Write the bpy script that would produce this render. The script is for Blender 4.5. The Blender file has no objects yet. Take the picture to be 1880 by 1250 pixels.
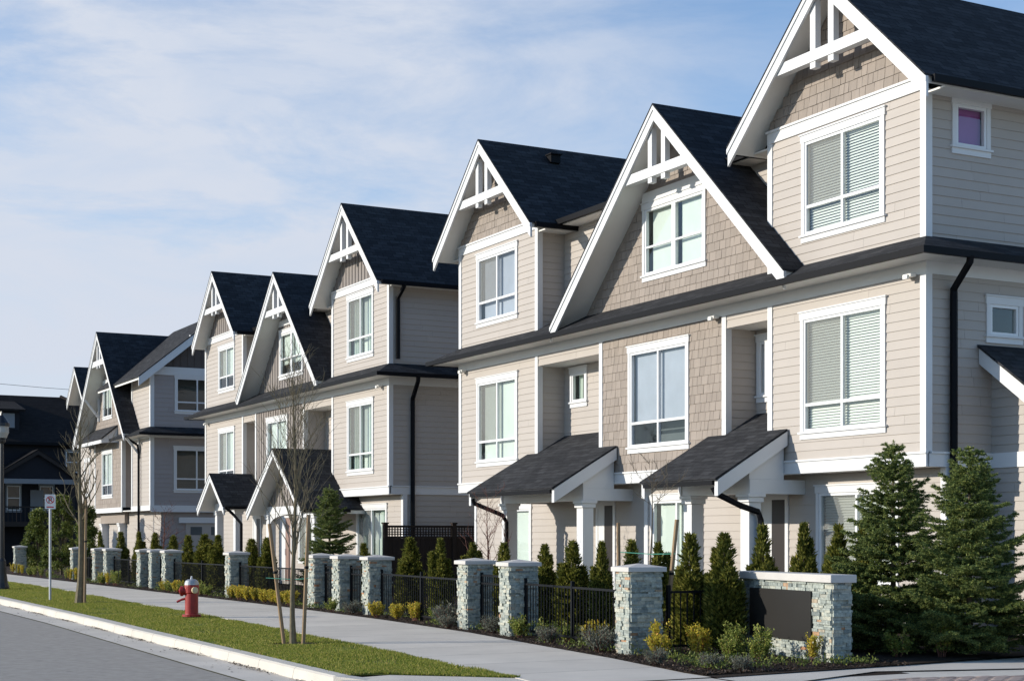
import bpy, math, random
import numpy as np
from mathutils import Vector, Matrix
R = math.radians
random.seed(7); RNG = np.random.default_rng(11)
SC = bpy.context.scene
COL = SC.collection

# ------------------------------------------------------------------ camera
cam = bpy.data.objects.new('camera', bpy.data.cameras.new('camera')); COL.objects.link(cam)
cam.location = (0, 0, 1.65); cam.rotation_euler = (R(90), 0, R(-28))
cam.data.sensor_width = 36; cam.data.lens = 36 * 2860 / 1880
cam.data.shift_y = 361 / 1880; cam.data.clip_start = 0.1; cam.data.clip_end = 3000
SC.camera = cam
SC.view_settings.view_transform = 'Standard'; SC.view_settings.look = 'None'
SC.view_settings.exposure = 0.45; SC.view_settings.gamma = 1.0
SC.cycles.transparent_max_bounces = 12; SC.cycles.max_bounces = 6

# ------------------------------------------------------------------ light
SUN_DIR = Vector((1, -.40, -.33)).normalized()
SUN_EL = math.asin(-SUN_DIR.z); SUN_AZ = math.atan2(-SUN_DIR.x, -SUN_DIR.y)
sl = bpy.data.lights.new('sun', 'SUN'); sl.energy = 3.85; sl.angle = R(0.5); sl.color = (1, .925, .80)
so = bpy.data.objects.new('sun', sl); COL.objects.link(so)
so.rotation_euler = SUN_DIR.to_track_quat('-Z', 'Y').to_euler(); so.location = (-30, 20, 30)

world = bpy.data.worlds.new('World'); SC.world = world; world.use_nodes = True
def build_world():
    nt = world.node_tree; N = nt.nodes; L = nt.links; N.clear()
    out = N.new('ShaderNodeOutputWorld'); bg = N.new('ShaderNodeBackground')
    sky = N.new('ShaderNodeTexSky'); sky.sky_type = 'NISHITA'; sky.sun_disc = False
    sky.sun_elevation = SUN_EL; sky.sun_rotation = SUN_AZ
    sky.air_density = 1.0; sky.dust_density = .15; sky.ozone_density = 4.0
    tc = N.new('ShaderNodeTexCoord')
    mp = N.new('ShaderNodeMapping'); mp.inputs['Scale'].default_value = (1.0, 1.0, 3.2); mp.inputs['Rotation'].default_value = (R(14), R(8), R(25))
    L.new(tc.outputs['Generated'], mp.inputs[0])
    n1 = N.new('ShaderNodeTexNoise'); n1.inputs['Scale'].default_value = 4.2; n1.inputs['Detail'].default_value = 12; n1.inputs['Roughness'].default_value = .62
    n1.inputs['Distortion'].default_value = .35
    L.new(mp.outputs[0], n1.inputs['Vector'])
    n2 = N.new('ShaderNodeTexNoise'); n2.inputs['Scale'].default_value = 1.3; n2.inputs['Detail'].default_value = 4
    L.new(mp.outputs[0], n2.inputs['Vector'])
    ad = N.new('ShaderNodeMath'); ad.operation = 'MULTIPLY_ADD'; ad.inputs[1].default_value = .6
    L.new(n2.outputs[0], ad.inputs[0]); L.new(n1.outputs[0], ad.inputs[2])
    # thin cirrus lies over the quarter of the sky beyond the street; elsewhere the sky is clear
    dt = N.new('ShaderNodeVectorMath'); dt.operation = 'DOT_PRODUCT'; dt.inputs[1].default_value = Vector((.0, 1, .1)).normalized()
    L.new(tc.outputs['Generated'], dt.inputs[0])
    mk = N.new('ShaderNodeMapRange'); mk.inputs[1].default_value = .76; mk.inputs[2].default_value = .955; mk.interpolation_type = 'SMOOTHSTEP'
    L.new(dt.outputs['Value'], mk.inputs[0])
    sp = N.new('ShaderNodeSeparateXYZ'); L.new(tc.outputs['Generated'], sp.inputs[0])
    lo = N.new('ShaderNodeMapRange'); lo.inputs[1].default_value = .0; lo.inputs[2].default_value = .24; lo.inputs[3].default_value = .50; lo.inputs[4].default_value = 0.
    L.new(sp.outputs[2], lo.inputs[0])
    mr = N.new('ShaderNodeMapRange'); mr.inputs[1].default_value = .66; mr.inputs[2].default_value = .93; mr.inputs[3].default_value = .46; mr.inputs[4].default_value = 1.08
    L.new(ad.outputs[0], mr.inputs[0])
    a1 = N.new('ShaderNodeMath'); a1.operation = 'MULTIPLY'; L.new(mk.outputs[0], a1.inputs[0]); L.new(mr.outputs[0], a1.inputs[1])
    w2 = N.new('ShaderNodeMapRange'); w2.inputs[1].default_value = .66; w2.inputs[2].default_value = .95; w2.inputs[3].default_value = .0; w2.inputs[4].default_value = .34   # wisps in the clear part
    L.new(ad.outputs[0], w2.inputs[0]); sc = N.new('ShaderNodeMapRange'); sc.inputs[1].default_value = .35; sc.inputs[2].default_value = .7; L.new(dt.outputs['Value'], sc.inputs[0])
    a3 = N.new('ShaderNodeMath'); a3.operation = 'MULTIPLY'; L.new(w2.outputs[0], a3.inputs[0]); L.new(sc.outputs[0], a3.inputs[1])
    a2 = N.new('ShaderNodeMath'); a2.operation = 'ADD'; L.new(a1.outputs[0], a2.inputs[0]); L.new(lo.outputs[0], a2.inputs[1])
    gt = N.new('ShaderNodeMath'); gt.operation = 'ADD'; gt.use_clamp = True; L.new(a2.outputs[0], gt.inputs[0]); L.new(a3.outputs[0], gt.inputs[1])
    cl = N.new('ShaderNodeRGB'); cl.outputs[0].default_value = (CLOUD[0], CLOUD[1], CLOUD[2], 1)
    n3 = N.new('ShaderNodeTexNoise'); n3.inputs['Scale'].default_value = 7.5; n3.inputs['Detail'].default_value = 10; n3.inputs['Roughness'].default_value = .6; n3.inputs['Distortion'].default_value = .5
    L.new(mp.outputs[0], n3.inputs['Vector'])
    m3 = N.new('ShaderNodeMapRange'); m3.inputs[1].default_value = .32; m3.inputs[2].default_value = .68; m3.inputs[3].default_value = .80; m3.inputs[4].default_value = 1.06; L.new(n3.outputs[0], m3.inputs[0])
    cv = N.new('ShaderNodeMath'); cv.operation = 'MULTIPLY'; cv.use_clamp = True; L.new(gt.outputs[0], cv.inputs[0]); L.new(m3.outputs[0], cv.inputs[1])
    mx = N.new('ShaderNodeMix'); mx.data_type = 'RGBA'
    L.new(cv.outputs[0], mx.inputs[0]); L.new(sky.outputs[0], mx.inputs[6]); L.new(cl.outputs[0], mx.inputs[7])
    L.new(mx.outputs[2], bg.inputs[0]); bg.inputs[1].default_value = .15
    L.new(bg.outputs[0], out.inputs[0])
CLOUD = (3.25, 3.52, 4.05)
build_world()

# ------------------------------------------------------------------ materials
MATS = {}
def nodes(name):
    m = bpy.data.materials.new(name); m.use_nodes = True
    nt = m.node_tree; p = nt.nodes['Principled BSDF']; MATS[name] = m
    return m, nt.nodes, nt.links, p
def mat(name, col, rough=.6, spec=.4, var=.0, nscale=3., bump=0., bscale=40., island=0., metal=0., col2=None, coords='Object', stretch=None):
    """colour with soft noise variation, optional per-piece variation and fine bump"""
    m, N, L, p = nodes(name)
    p.inputs['Roughness'].default_value = rough; p.inputs['Specular IOR Level'].default_value = spec; p.inputs['Metallic'].default_value = metal
    tc = N.new('ShaderNodeTexCoord'); src = tc.outputs[coords]
    if stretch:
        mp = N.new('ShaderNodeMapping'); mp.inputs['Scale'].default_value = stretch; L.new(src, mp.inputs[0]); src = mp.outputs[0]
    c2 = col2 or tuple(c * (1 - var) for c in col)
    c1 = col if col2 else tuple(min(1, c * (1 + var)) for c in col)
    mx = N.new('ShaderNodeMix'); mx.data_type = 'RGBA'
    mx.inputs[6].default_value = (*c1, 1); mx.inputs[7].default_value = (*c2, 1)
    nz = N.new('ShaderNodeTexNoise'); nz.inputs['Scale'].default_value = nscale; nz.inputs['Detail'].default_value = 6; nz.inputs['Roughness'].default_value = .65
    L.new(src, nz.inputs['Vector'])
    mr = N.new('ShaderNodeMapRange'); mr.inputs[1].default_value = .3; mr.inputs[2].default_value = .7
    L.new(nz.outputs[0], mr.inputs[0]); L.new(mr.outputs[0], mx.inputs[0])
    outc = mx.outputs[2]
    if island:
        g = N.new('ShaderNodeNewGeometry'); hs = N.new('ShaderNodeHueSaturation')
        r2 = N.new('ShaderNodeMapRange'); r2.inputs[3].default_value = 1 - island; r2.inputs[4].default_value = 1 + island
        L.new(g.outputs['Random Per Island'], r2.inputs[0]); L.new(r2.outputs[0], hs.inputs['Value']); L.new(outc, hs.inputs['Color']); outc = hs.outputs[0]
    L.new(outc, p.inputs['Base Color'])
    if bump:
        b = N.new('ShaderNodeBump'); b.inputs['Strength'].default_value = bump; b.inputs['Distance'].default_value = .02
        n2 = N.new('ShaderNodeTexNoise'); n2.inputs['Scale'].default_value = bscale; n2.inputs['Detail'].default_value = 4
        L.new(src, n2.inputs['Vector']); L.new(n2.outputs[0], b.inputs['Height']); L.new(b.outputs[0], p.inputs['Normal'])
    return m
def ramp_island(name, stops, rough=.7, spec=.3, transl=0., bump=0.):
    """each separate piece (leaf, stone, chip) takes its own colour from a ramp"""
    m, N, L, p = nodes(name)
    p.inputs['Roughness'].default_value = rough; p.inputs['Specular IOR Level'].default_value = spec
    g = N.new('ShaderNodeNewGeometry'); cr = N.new('ShaderNodeValToRGB'); L.new(g.outputs['Random Per Island'], cr.inputs[0])
    el = cr.color_ramp.elements
    while len(el) < len(stops): el.new(.5)
    for e, (pos, c) in zip(el, stops): e.position = pos; e.color = (*c, 1)
    c_out = cr.outputs[0]
    if bump:
        tc = N.new('ShaderNodeTexCoord'); nz = N.new('ShaderNodeTexNoise'); nz.inputs['Scale'].default_value = 22; nz.inputs['Detail'].default_value = 6
        L.new(tc.outputs['Object'], nz.inputs['Vector'])
        hs = N.new('ShaderNodeHueSaturation'); mr = N.new('ShaderNodeMapRange'); mr.inputs[1].default_value = .3; mr.inputs[2].default_value = .7; mr.inputs[3].default_value = .7; mr.inputs[4].default_value = 1.25
        L.new(nz.outputs[0], mr.inputs[0]); L.new(mr.outputs[0], hs.inputs['Value']); L.new(c_out, hs.inputs['Color']); c_out = hs.outputs[0]
        b = N.new('ShaderNodeBump'); b.inputs['Strength'].default_value = bump; b.inputs['Distance'].default_value = .03
        L.new(nz.outputs[0], b.inputs['Height']); L.new(b.outputs[0], p.inputs['Normal'])
    L.new(c_out, p.inputs['Base Color'])
    if transl:
        t = N.new('ShaderNodeBsdfTranslucent'); L.new(c_out, t.inputs[0]); mx = N.new('ShaderNodeMixShader'); mx.inputs[0].default_value = transl
        o = N['Material Output']; L.new(p.outputs[0], mx.inputs[1]); L.new(t.outputs[0], mx.inputs[2]); L.new(mx.outputs[0], o.inputs[0])
    return m
def roof_mat(name, c1, c2, mortar):
    m, N, L, p = nodes(name)
    p.inputs['Roughness'].default_value = .9; p.inputs['Specular IOR Level'].default_value = .15
    uv = N.new('ShaderNodeUVMap')
    bt = N.new('ShaderNodeTexBrick'); bt.inputs['Scale'].default_value = 1; bt.inputs['Brick Width'].default_value = .31; bt.inputs['Row Height'].default_value = .14
    bt.inputs['Mortar Size'].default_value = .006; bt.inputs['Color1'].default_value = (*c1, 1); bt.inputs['Color2'].default_value = (*c2, 1); bt.inputs['Mortar'].default_value = (*mortar, 1)
    bt.offset = .37; bt.inputs['Bias'].default_value = -.2
    L.new(uv.outputs[0], bt.inputs['Vector'])
    nz = N.new('ShaderNodeTexNoise'); nz.inputs['Scale'].default_value = 2.2; nz.inputs['Detail'].default_value = 8; nz.inputs['Roughness'].default_value = .75
    mp = N.new('ShaderNodeMapping'); mp.inputs['Scale'].default_value = (1, 3.5, 1); L.new(uv.outputs[0], mp.inputs[0]); L.new(mp.outputs[0], nz.inputs['Vector'])
    mr = N.new('ShaderNodeMapRange'); mr.inputs[1].default_value = .3; mr.inputs[2].default_value = .7; mr.inputs[3].default_value = .6; mr.inputs[4].default_value = 1.5
    hs = N.new('ShaderNodeHueSaturation'); L.new(nz.outputs[0], mr.inputs[0]); L.new(mr.outputs[0], hs.inputs['Value']); L.new(bt.outputs['Color'], hs.inputs['Color'])
    L.new(hs.outputs[0], p.inputs['Base Color'])
    b = N.new('ShaderNodeBump'); b.inputs['Strength'].default_value = .5; b.inputs['Distance'].default_value = .012
    L.new(bt.outputs['Fac'], b.inputs['Height']); b.invert = True
    L.new(b.outputs[0], p.inputs['Normal'])
    return m
def glass_mat(name, tint, rough=.0, gain=1.5):
    m, N, L, p = nodes(name); N.remove(p); o = N['Material Output']
    t = N.new('ShaderNodeBsdfTransparent'); t.inputs[0].default_value = (*tint, 1)
    g = N.new('ShaderNodeBsdfGlossy'); g.inputs['Roughness'].default_value = rough
    tc = N.new('ShaderNodeTexCoord'); nz = N.new('ShaderNodeTexNoise'); nz.inputs['Scale'].default_value = 1.7; b = N.new('ShaderNodeBump'); b.inputs['Strength'].default_value = .06; b.inputs['Distance'].default_value = .05
    L.new(tc.outputs['Object'], nz.inputs['Vector']); L.new(nz.outputs[0], b.inputs['Height']); L.new(b.outputs[0], g.inputs['Normal'])
    ge = N.new('ShaderNodeNewGeometry'); dp = N.new('ShaderNodeVectorMath'); dp.operation = 'DOT_PRODUCT'; L.new(ge.outputs['Normal'], dp.inputs[0]); L.new(ge.outputs['Incoming'], dp.inputs[1])
    ab = N.new('ShaderNodeMath'); ab.operation = 'ABSOLUTE'; L.new(dp.outputs['Value'], ab.inputs[0])
    om = N.new('ShaderNodeMath'); om.operation = 'SUBTRACT'; om.inputs[0].default_value = 1; L.new(ab.outputs[0], om.inputs[1])
    pw = N.new('ShaderNodeMath'); pw.operation = 'POWER'; pw.inputs[1].default_value = 5; L.new(om.outputs[0], pw.inputs[0])
    mu = N.new('ShaderNodeMath'); mu.operation = 'MULTIPLY_ADD'; mu.inputs[1].default_value = .93; mu.inputs[2].default_value = .065 * gain; mu.use_clamp = True
    L.new(pw.outputs[0], mu.inputs[0]); mx = N.new('ShaderNodeMixShader')
    L.new(mu.outputs[0], mx.inputs[0]); L.new(t.outputs[0], mx.inputs[1]); L.new(g.outputs[0], mx.inputs[2]); L.new(mx.outputs[0], o.inputs[0])
    return m
def screen_mat(name, col, f):
    m, N, L, p = nodes(name); o = N['Material Output']
    p.inputs['Base Color'].default_value = (*col, 1); p.inputs['Roughness'].default_value = .9
    t = N.new('ShaderNodeBsdfTransparent'); mx = N.new('ShaderNodeMixShader'); mx.inputs[0].default_value = f
    L.new(t.outputs[0], mx.inputs[1]); L.new(p.outputs[0], mx.inputs[2]); L.new(mx.outputs[0], o.inputs[0])
    return m
mat('siding', (.410, .372, .338), .62, .3, var=.03, nscale=1.2, bump=.06, bscale=60, island=.025)
mat('siding_recess_shaded', (.33, .285, .26), .62, .3, var=.03, nscale=1.2, island=.03)  # siding copy darkened: the third row's recess shade is in the colour
mat('shingle', (.285, .244, .212), .75, .2, var=.06, nscale=2.5, bump=.15, bscale=70, island=.09, stretch=(4, 4, .6))
mat('batten', (.235, .21, .195), .7, .25, var=.05, nscale=2, island=.06)
mat('trim', (.645, .65, .655), .45, .4, var=.025, nscale=1.5)
mat('vinyl', (.70, .71, .72), .3, .5, var=.01)
mat('soffit', (.72, .71, .68), .6, .3, var=.02)
mat('gutter', (.0045, .005, .007), .55, .12)
mat('blind', (.78, .78, .74), .6, .3, var=.02, island=.03)
mat('curtain', (.62, .68, .62), .8, .2, var=.05)
mat('shade', (.66, .70, .665), .8, .2, var=.07, nscale=.7)
mat('grey_shade', (.40, .41, .45), .8, .2, var=.12, nscale=.8)
mat('siding_end_shaded', (.33, .295, .285), .62, .3, var=.03, nscale=1.2, island=.03)  # siding toned down for the third row's end wall, its shade painted in
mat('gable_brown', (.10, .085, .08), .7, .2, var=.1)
mat('purple_shade', (.34, .10, .30), .8, .2, var=.05)
mat('room', (.10, .11, .11), .9, .2, var=.2, nscale=1.2)
mat('door_paint', (.016, .011, .010), .4, .5, var=.1)
mat('door_red', (.27, .175, .145), .5, .4, var=.05)
mat('fixture', (.75, .75, .73), .4, .5)
roof_mat('roof', (.025, .026, .029), (.047, .048, .052), (.007, .007, .008))
roof_mat('roof_brown', (.012, .010, .010), (.020, .017, .016), (.006, .005, .005))
glass_mat('glass', (.90, .945, .925)); glass_mat('glass_clear', (.90, .95, .97))
screen_mat('screen', (.27, .275, .26), .45)
mat('concrete', (.575, .53, .465), .85, .2, var=.10, nscale=.9, island=.045, bump=.12, bscale=90)
mat('kerb', (.55, .515, .455), .85, .2, var=.07, nscale=1.2, bump=.2, bscale=50)
mat('asphalt', (.325, .302, .27), .9, .2, var=.15, nscale=6, bump=.35, bscale=160)
mat('paver', (.34, .27, .24), .85, .2, var=.14, nscale=5, island=.2)
mat('soil', (.040, .029, .022), .95, .1, var=.35, nscale=9, bump=.6, bscale=35)
mat('ground', (.10, .105, .06), .95, .1, var=.2, nscale=.4)
mat('lawn', (.11, .15, .03), .95, .1, col2=(.17, .165, .04), nscale=2.2, bump=.5, bscale=60)
ramp_island('grass', [(0, (.10, .155, .022)), (.45, (.21, .25, .04)), (.75, (.33, .33, .06)), (1, (.52, .42, .15))], .7, .25, .45)
ramp_island('chips', [(0, (.02, .014, .011)), (.6, (.06, .042, .032)), (1, (.15, .11, .085))], .9, .1)
STONES = [(0, (.165, .19, .185)), (.12, (.25, .28, .26)), (.4, (.32, .35, .318)), (.7, (.385, .41, .365)), (.86, (.46, .45, .37)), (.93, (.31, .32, .29)), (.975, (.39, .32, .23)), (1, (.40, .18, .085))]
ramp_island('stone', STONES, .85, .25, 0, .55)
mat('cap_stone', (.52, .50, .475), .8, .25, var=.06, nscale=3, bump=.1, bscale=60)
mat('plaque', (.013, .012, .011), .5, .4, var=.12, nscale=1.5)
mat('iron', (.006, .007, .009), .55, .15)
mat('fence_wood', (.020, .013, .010), .7, .3, var=.2, nscale=4, island=.1)
mat('bark', (.115, .095, .07), .9, .15, var=.3, nscale=14, bump=.5, bscale=60)
mat('moss_bark', (.21, .18, .11), .9, .15, col2=(.12, .10, .075), nscale=11, bump=.5, bscale=60)
mat('red_bark', (.15, .07, .055), .8, .2, var=.25, nscale=10)
mat('stake', (.29, .20, .12), .85, .2, var=.15, nscale=5, stretch=(8, 8, 1))
mat('strap', (.05, .22, .16), .6, .3)
ramp_island('spruce', [(0, (.05, .085, .028)), (.45, (.12, .17, .058)), (.8, (.28, .335, .10)), (1, (.46, .48, .14))], .65, .3, .42)
ramp_island('cedar', [(0, (.045, .058, .010)), (.5, (.125, .14, .025)), (.85, (.26, .26, .05)), (1, (.38, .33, .08))], .7, .25, .4)
ramp_island('gold_leaf', [(0, (.24, .25, .03)), (.45, (.50, .43, .05)), (.85, (.68, .52, .07)), (1, (.56, .28, .06))], .6, .3, .4)
ramp_island('green_leaf', [(0, (.09, .13, .025)), (.5, (.21, .26, .05)), (.9, (.38, .40, .10)), (1, (.48, .40, .10))], .6, .3, .4)
ramp_island('grey_leaf', [(0, (.07, .08, .06)), (.5, (.13, .14, .11)), (1, (.24, .25, .20))], .8, .2, .15)
ramp_island('laurel_leaf', [(0, (.035, .06, .012)), (.6, (.12, .155, .03)), (1, (.25, .27, .06))], .55, .3, .28)
mat('hydrant_red', (.30, .016, .014), .38, .5, var=.18, nscale=9)
mat('silver_paint', (.36, .37, .39), .35, .6, metal=.4)
mat('cream_cap', (.62, .50, .31), .45, .5)
mat('dark_base', (.02, .018, .017), .7, .3)
mat('lamp_black', (.010, .011, .014), .35, .5)
mat('lamp_glass', (.35, .35, .33), .3, .5)
mat('galvanised', (.44, .46, .50), .4, .5, var=.08, metal=.5)
mat('sign_white', (.80, .80, .80), .4, .5)
mat('sign_red', (.60, .02, .03), .4, .5)
mat('sign_black', (.02, .02, .02), .5, .4)
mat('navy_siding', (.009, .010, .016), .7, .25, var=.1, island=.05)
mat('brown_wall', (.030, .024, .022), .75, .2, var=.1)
mat('wire', (.03, .03, .035), .6, .3)
mat('pale_trim', (.20, .21, .23), .5, .3)
mat('tape', (.02, .30, .16), .5, .4)

def add_spots(name, scale, size, dark):
    """small oil drips and patched chips of a surface"""
    m = MATS[name]; N, L = m.node_tree.nodes, m.node_tree.links; p = N['Principled BSDF']; src = p.inputs['Base Color'].links[0].from_socket
    tc = N.new('ShaderNodeTexCoord'); v = N.new('ShaderNodeTexVoronoi'); v.inputs['Scale'].default_value = scale; L.new(tc.outputs['Object'], v.inputs['Vector'])
    r = N.new('ShaderNodeMapRange'); r.inputs[1].default_value = size * .5; r.inputs[2].default_value = size; r.inputs[3].default_value = dark; r.inputs[4].default_value = 1
    L.new(v.outputs['Distance'], r.inputs[0]); h = N.new('ShaderNodeHueSaturation'); L.new(r.outputs[0], h.inputs['Value']); L.new(src, h.inputs['Color']); L.new(h.outputs[0], p.inputs['Base Color'])
add_spots('asphalt', 1.1, .07, .72); add_spots('concrete', .8, .035, .82)

# ------------------------------------------------------------------ mesh helpers
ORG = {}
def tag(o, label=None, cat=None, group=None, kind=None):
    if label: o['label'] = label
    if cat: o['category'] = cat
    if group: o['group'] = group
    if kind: o['kind'] = kind
    return o
def thing(name, label, cat, loc=(0, 0, 0), rz=0, group=None):
    o = bpy.data.objects.new(name, None); o.empty_display_size = .2; COL.objects.link(o)
    o.location = loc; o.rotation_euler = (0, 0, rz); ORG[o.name] = Vector(loc) if rz == 0 else Vector((0, 0, 0))
    return tag(o, label, cat, group)
def link_mesh(name, me, m, parent=None):
    o = bpy.data.objects.new(name, me); COL.objects.link(o)
    if m: me.materials.append(MATS[m])
    if parent: o.parent = parent; ORG[o.name] = ORG.get(parent.name, Vector((0, 0, 0)))
    return o
class MB:
    """collects faces; coordinates are world coordinates unless the thing has its own frame"""
    def __init__(s): s.v = []; s.f = []
    def add(s, vs, fs):
        b = len(s.v); s.v.extend(vs); s.f.extend([tuple(i + b for i in f) for f in fs]); return s
    def quad(s, *p): return s.add(p, [tuple(range(len(p)))])
    def box(s, x0, x1, y0, y1, z0, z1):
        x0, x1 = min(x0, x1), max(x0, x1); y0, y1 = min(y0, y1), max(y0, y1); z0, z1 = min(z0, z1), max(z0, z1)
        return s.add([(x0, y0, z0), (x1, y0, z0), (x1, y1, z0), (x0, y1, z0), (x0, y0, z1), (x1, y0, z1), (x1, y1, z1), (x0, y1, z1)],
                     [(0, 3, 2, 1), (4, 5, 6, 7), (0, 1, 5, 4), (1, 2, 6, 5), (2, 3, 7, 6), (3, 0, 4, 7)])
    def fbox(s, fr, a0, a1, z0, z1, d0, d1):
        p, q = fr(a0, d0, z0), fr(a1, d1, z1); return s.box(p[0], q[0], p[1], q[1], p[2], q[2])
    def prism(s, poly, x0, x1, axis='x'):
        """extrude a 2D polygon: axis x -> poly in (y,z); axis y -> poly in (x,z); axis z -> poly in (x,y)"""
        n = len(poly)
        mk = {'x': lambda p, t: (t, p[0], p[1]), 'y': lambda p, t: (p[0], t, p[1]), 'z': lambda p, t: (p[0], p[1], t)}[axis]
        vs = [mk(p, x0) for p in poly] + [mk(p, x1) for p in poly]
        return s.add(vs, [tuple(range(n))[::-1], tuple(range(n, 2 * n))] + [(i, (i + 1) % n, n + (i + 1) % n, n + i) for i in range(n)])
    def tube(s, pts, rad, n=8, cap=True):
        pts = [Vector(p) for p in pts]
        if not hasattr(rad, '__len__'): rad = [rad] * len(pts)
        rings = []; up = None
        for i, p in enumerate(pts):
            d = (pts[min(i + 1, len(pts) - 1)] - pts[max(i - 1, 0)]).normalized()
            if up is None: up = d.orthogonal().normalized()
            up = (up - d * up.dot(d)); up = up.normalized() if up.length > 1e-6 else d.orthogonal().normalized()
            w = d.cross(up)
            rings.append([tuple(p + (up * math.cos(2 * math.pi * k / n) + w * math.sin(2 * math.pi * k / n)) * rad[i]) for k in range(n)])
        vs = [q for r in rings for q in r]
        fs = [(i * n + k, i * n + (k + 1) % n, (i + 1) * n + (k + 1) % n, (i + 1) * n + k) for i in range(len(pts) - 1) for k in range(n)]
        if cap: fs += [tuple(range(n))[::-1], tuple((len(pts) - 1) * n + k for k in range(n))]
        return s.add(vs, fs)
    def lathe(s, prof, c=(0, 0, 0), n=20, axis=(0, 0, 1)):
        """profile of (radius, height) pairs turned about an axis through c"""
        a = Vector(axis).normalized(); u = a.orthogonal().normalized(); w = a.cross(u); c = Vector(c)
        vs = [tuple(c + a * h + (u * math.cos(2 * math.pi * k / n) + w * math.sin(2 * math.pi * k / n)) * r) for r, h in prof for k in range(n)]
        fs = [(i * n + k, i * n + (k + 1) % n, (i + 1) * n + (k + 1) % n, (i + 1) * n + k) for i in range(len(prof) - 1) for k in range(n)]
        fs += [tuple(range(n))[::-1], tuple((len(prof) - 1) * n + k for k in range(n))]
        return s.add(vs, fs)
    def build(s, name, m, parent=None, uv=False, smooth=False, bevel=0):
        off = ORG.get(parent.name, Vector((0, 0, 0))) if parent else Vector((0, 0, 0))
        me = bpy.data.meshes.new(name)
        vv = [(x - off.x, y - off.y, z - off.z) for x, y, z in s.v]
        me.from_pydata(vv, [], s.f); me.update()
        if uv:
            lay = me.uv_layers.new(name='UVMap'); data = lay.data
            for p in me.polygons:
                n = p.normal; t = Vector((0, 0, 1)).cross(n)
                t = t.normalized() if t.length > 1e-4 else Vector((1, 0, 0)); b = n.cross(t)
                for li in p.loop_indices:
                    q = me.vertices[me.loops[li].vertex_index].co + off
                    data[li].uv = (q.dot(t), q.dot(b))
        if smooth: me.polygons.foreach_set('use_smooth', [True] * len(me.polygons))
        o = link_mesh(name, me, m, parent)
        if bevel:
            md = o.modifiers.new('bevel', 'BEVEL'); md.width = bevel; md.segments = 2; md.limit_method = 'ANGLE'
        return o
def struct(o): o['kind'] = 'structure'; return o
# wall frames: (along, out, up) -> world
def FS(x): return lambda a, d, z: (x - d, a, z)      # faces the street (-X)
def FR(y): return lambda a, d, z: (a, y - d, z)      # faces -Y
def FL(y): return lambda a, d, z: (a, y + d, z)      # faces +Y
def FB(x): return lambda a, d, z: (x + d, a, z)      # faces the back (+X)
def spans(a0, a1, zlo, zhi, holes):
    seg = [(a0, a1)]
    for (h0, h1, g0, g1) in holes:
        if g0 < zhi - 1e-5 and g1 > zlo + 1e-5:
            new = []
            for s0, s1 in seg:
                if h1 <= s0 or h0 >= s1: new.append((s0, s1)); continue
                if h0 > s0: new.append((s0, h0))
                if h1 < s1: new.append((h1, s1))
            seg = new
    return seg
def siding(mb, fr, a0, a1, z0, z1, holes=(), lim=None, course=.152, lap=.014):
    zs = sorted(set([z0, z1] + [z0 + k * course for k in range(int((z1 - z0) / course) + 1)] + [z for h in holes for z in h[2:] if z0 < z < z1]))
    for zl, zh in zip(zs, zs[1:]):
        if zh - zl < 1e-4: continue
        k = math.floor((zl - z0) / course + 1e-4); zb = z0 + k * course
        dl = lap * (1 - (zl - zb) / course) + .001; dh = lap * (1 - (zh - zb) / course) + .001
        segs = spans(a0, a1, zl, zh, holes)
        if lap > .005 and course < 1:      # boards about 3.6 m long with open butt joints
            jt = random.Random(int(k * 37 + a0 * 11)); p = a0 + jt.uniform(.4, 3.6); cuts = []
            while p < a1: cuts.append(p); p += 3.6
            for c_ in cuts: segs = [t for s0, s1 in segs for t in (((s0, c_ - .0015), (c_ + .0015, s1)) if s0 + .15 < c_ < s1 - .15 else ((s0, s1),))]
        for s0, s1 in segs:
            l0, l1, u0, u1 = s0, s1, s0, s1
            if lim:
                p, q = lim(zl); l0, l1 = max(s0, p), min(s1, q); p, q = lim(zh); u0, u1 = max(s0, p), min(s1, q)
                if l1 <= l0: continue
                if u1 < u0: u0 = u1 = (u0 + u1) / 2
            mb.quad(fr(l0, dl, zl), fr(l1, dl, zl), fr(u1, dh, zh), fr(u0, dh, zh))
            if abs(zl - zb) < 1e-4: mb.quad(fr(l0, 0, zl), fr(l1, 0, zl), fr(l1, dl, zl), fr(l0, dl, zl))
def shingles(mb, fr, a0, a1, z0, z1, holes=(), lim=None, row=.175):
    rnd = random.Random(int(abs(a0) * 100) + int(z0 * 10))
    back = siding
    back(mb, fr, a0, a1, z0, z1, holes, lim, 9., 0.)
    n = int(math.ceil((z1 - z0) / row))
    for k in range(n):
        zl = z0 + k * row; zh = min(z1, zl + row); a = a0 - rnd.random() * .15
        while a < a1:
            w = rnd.uniform(.11, .24); b0, b1 = max(a0, a + .004), min(a1, a + w - .004); a += w
            if b1 - b0 < .01: continue
            for s0, s1 in spans(b0, b1, zl, zh, holes):
                l0, l1, u0, u1 = s0, s1, s0, s1
                if lim:
                    p, q = lim(zl); l0, l1 = max(s0, p), min(s1, q); p, q = lim(zh); u0, u1 = max(s0, p), min(s1, q)
                    if l1 - l0 < .005 or u1 - u0 < .002: continue
                d = rnd.uniform(.014, .022); j = rnd.uniform(0, .006); zb = zl + (j if zl > z0 else 0)
                A = [fr(l0, 0, zb), fr(l1, 0, zb), fr(u1, 0, zh), fr(u0, 0, zh), fr(l0, d, zb), fr(l1, d, zb), fr(u1, .005, zh), fr(u0, .005, zh)]
                mb.add(A, [(4, 5, 6, 7), (0, 1, 5, 4), (1, 2, 6, 5), (3, 0, 4, 7)])
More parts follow.
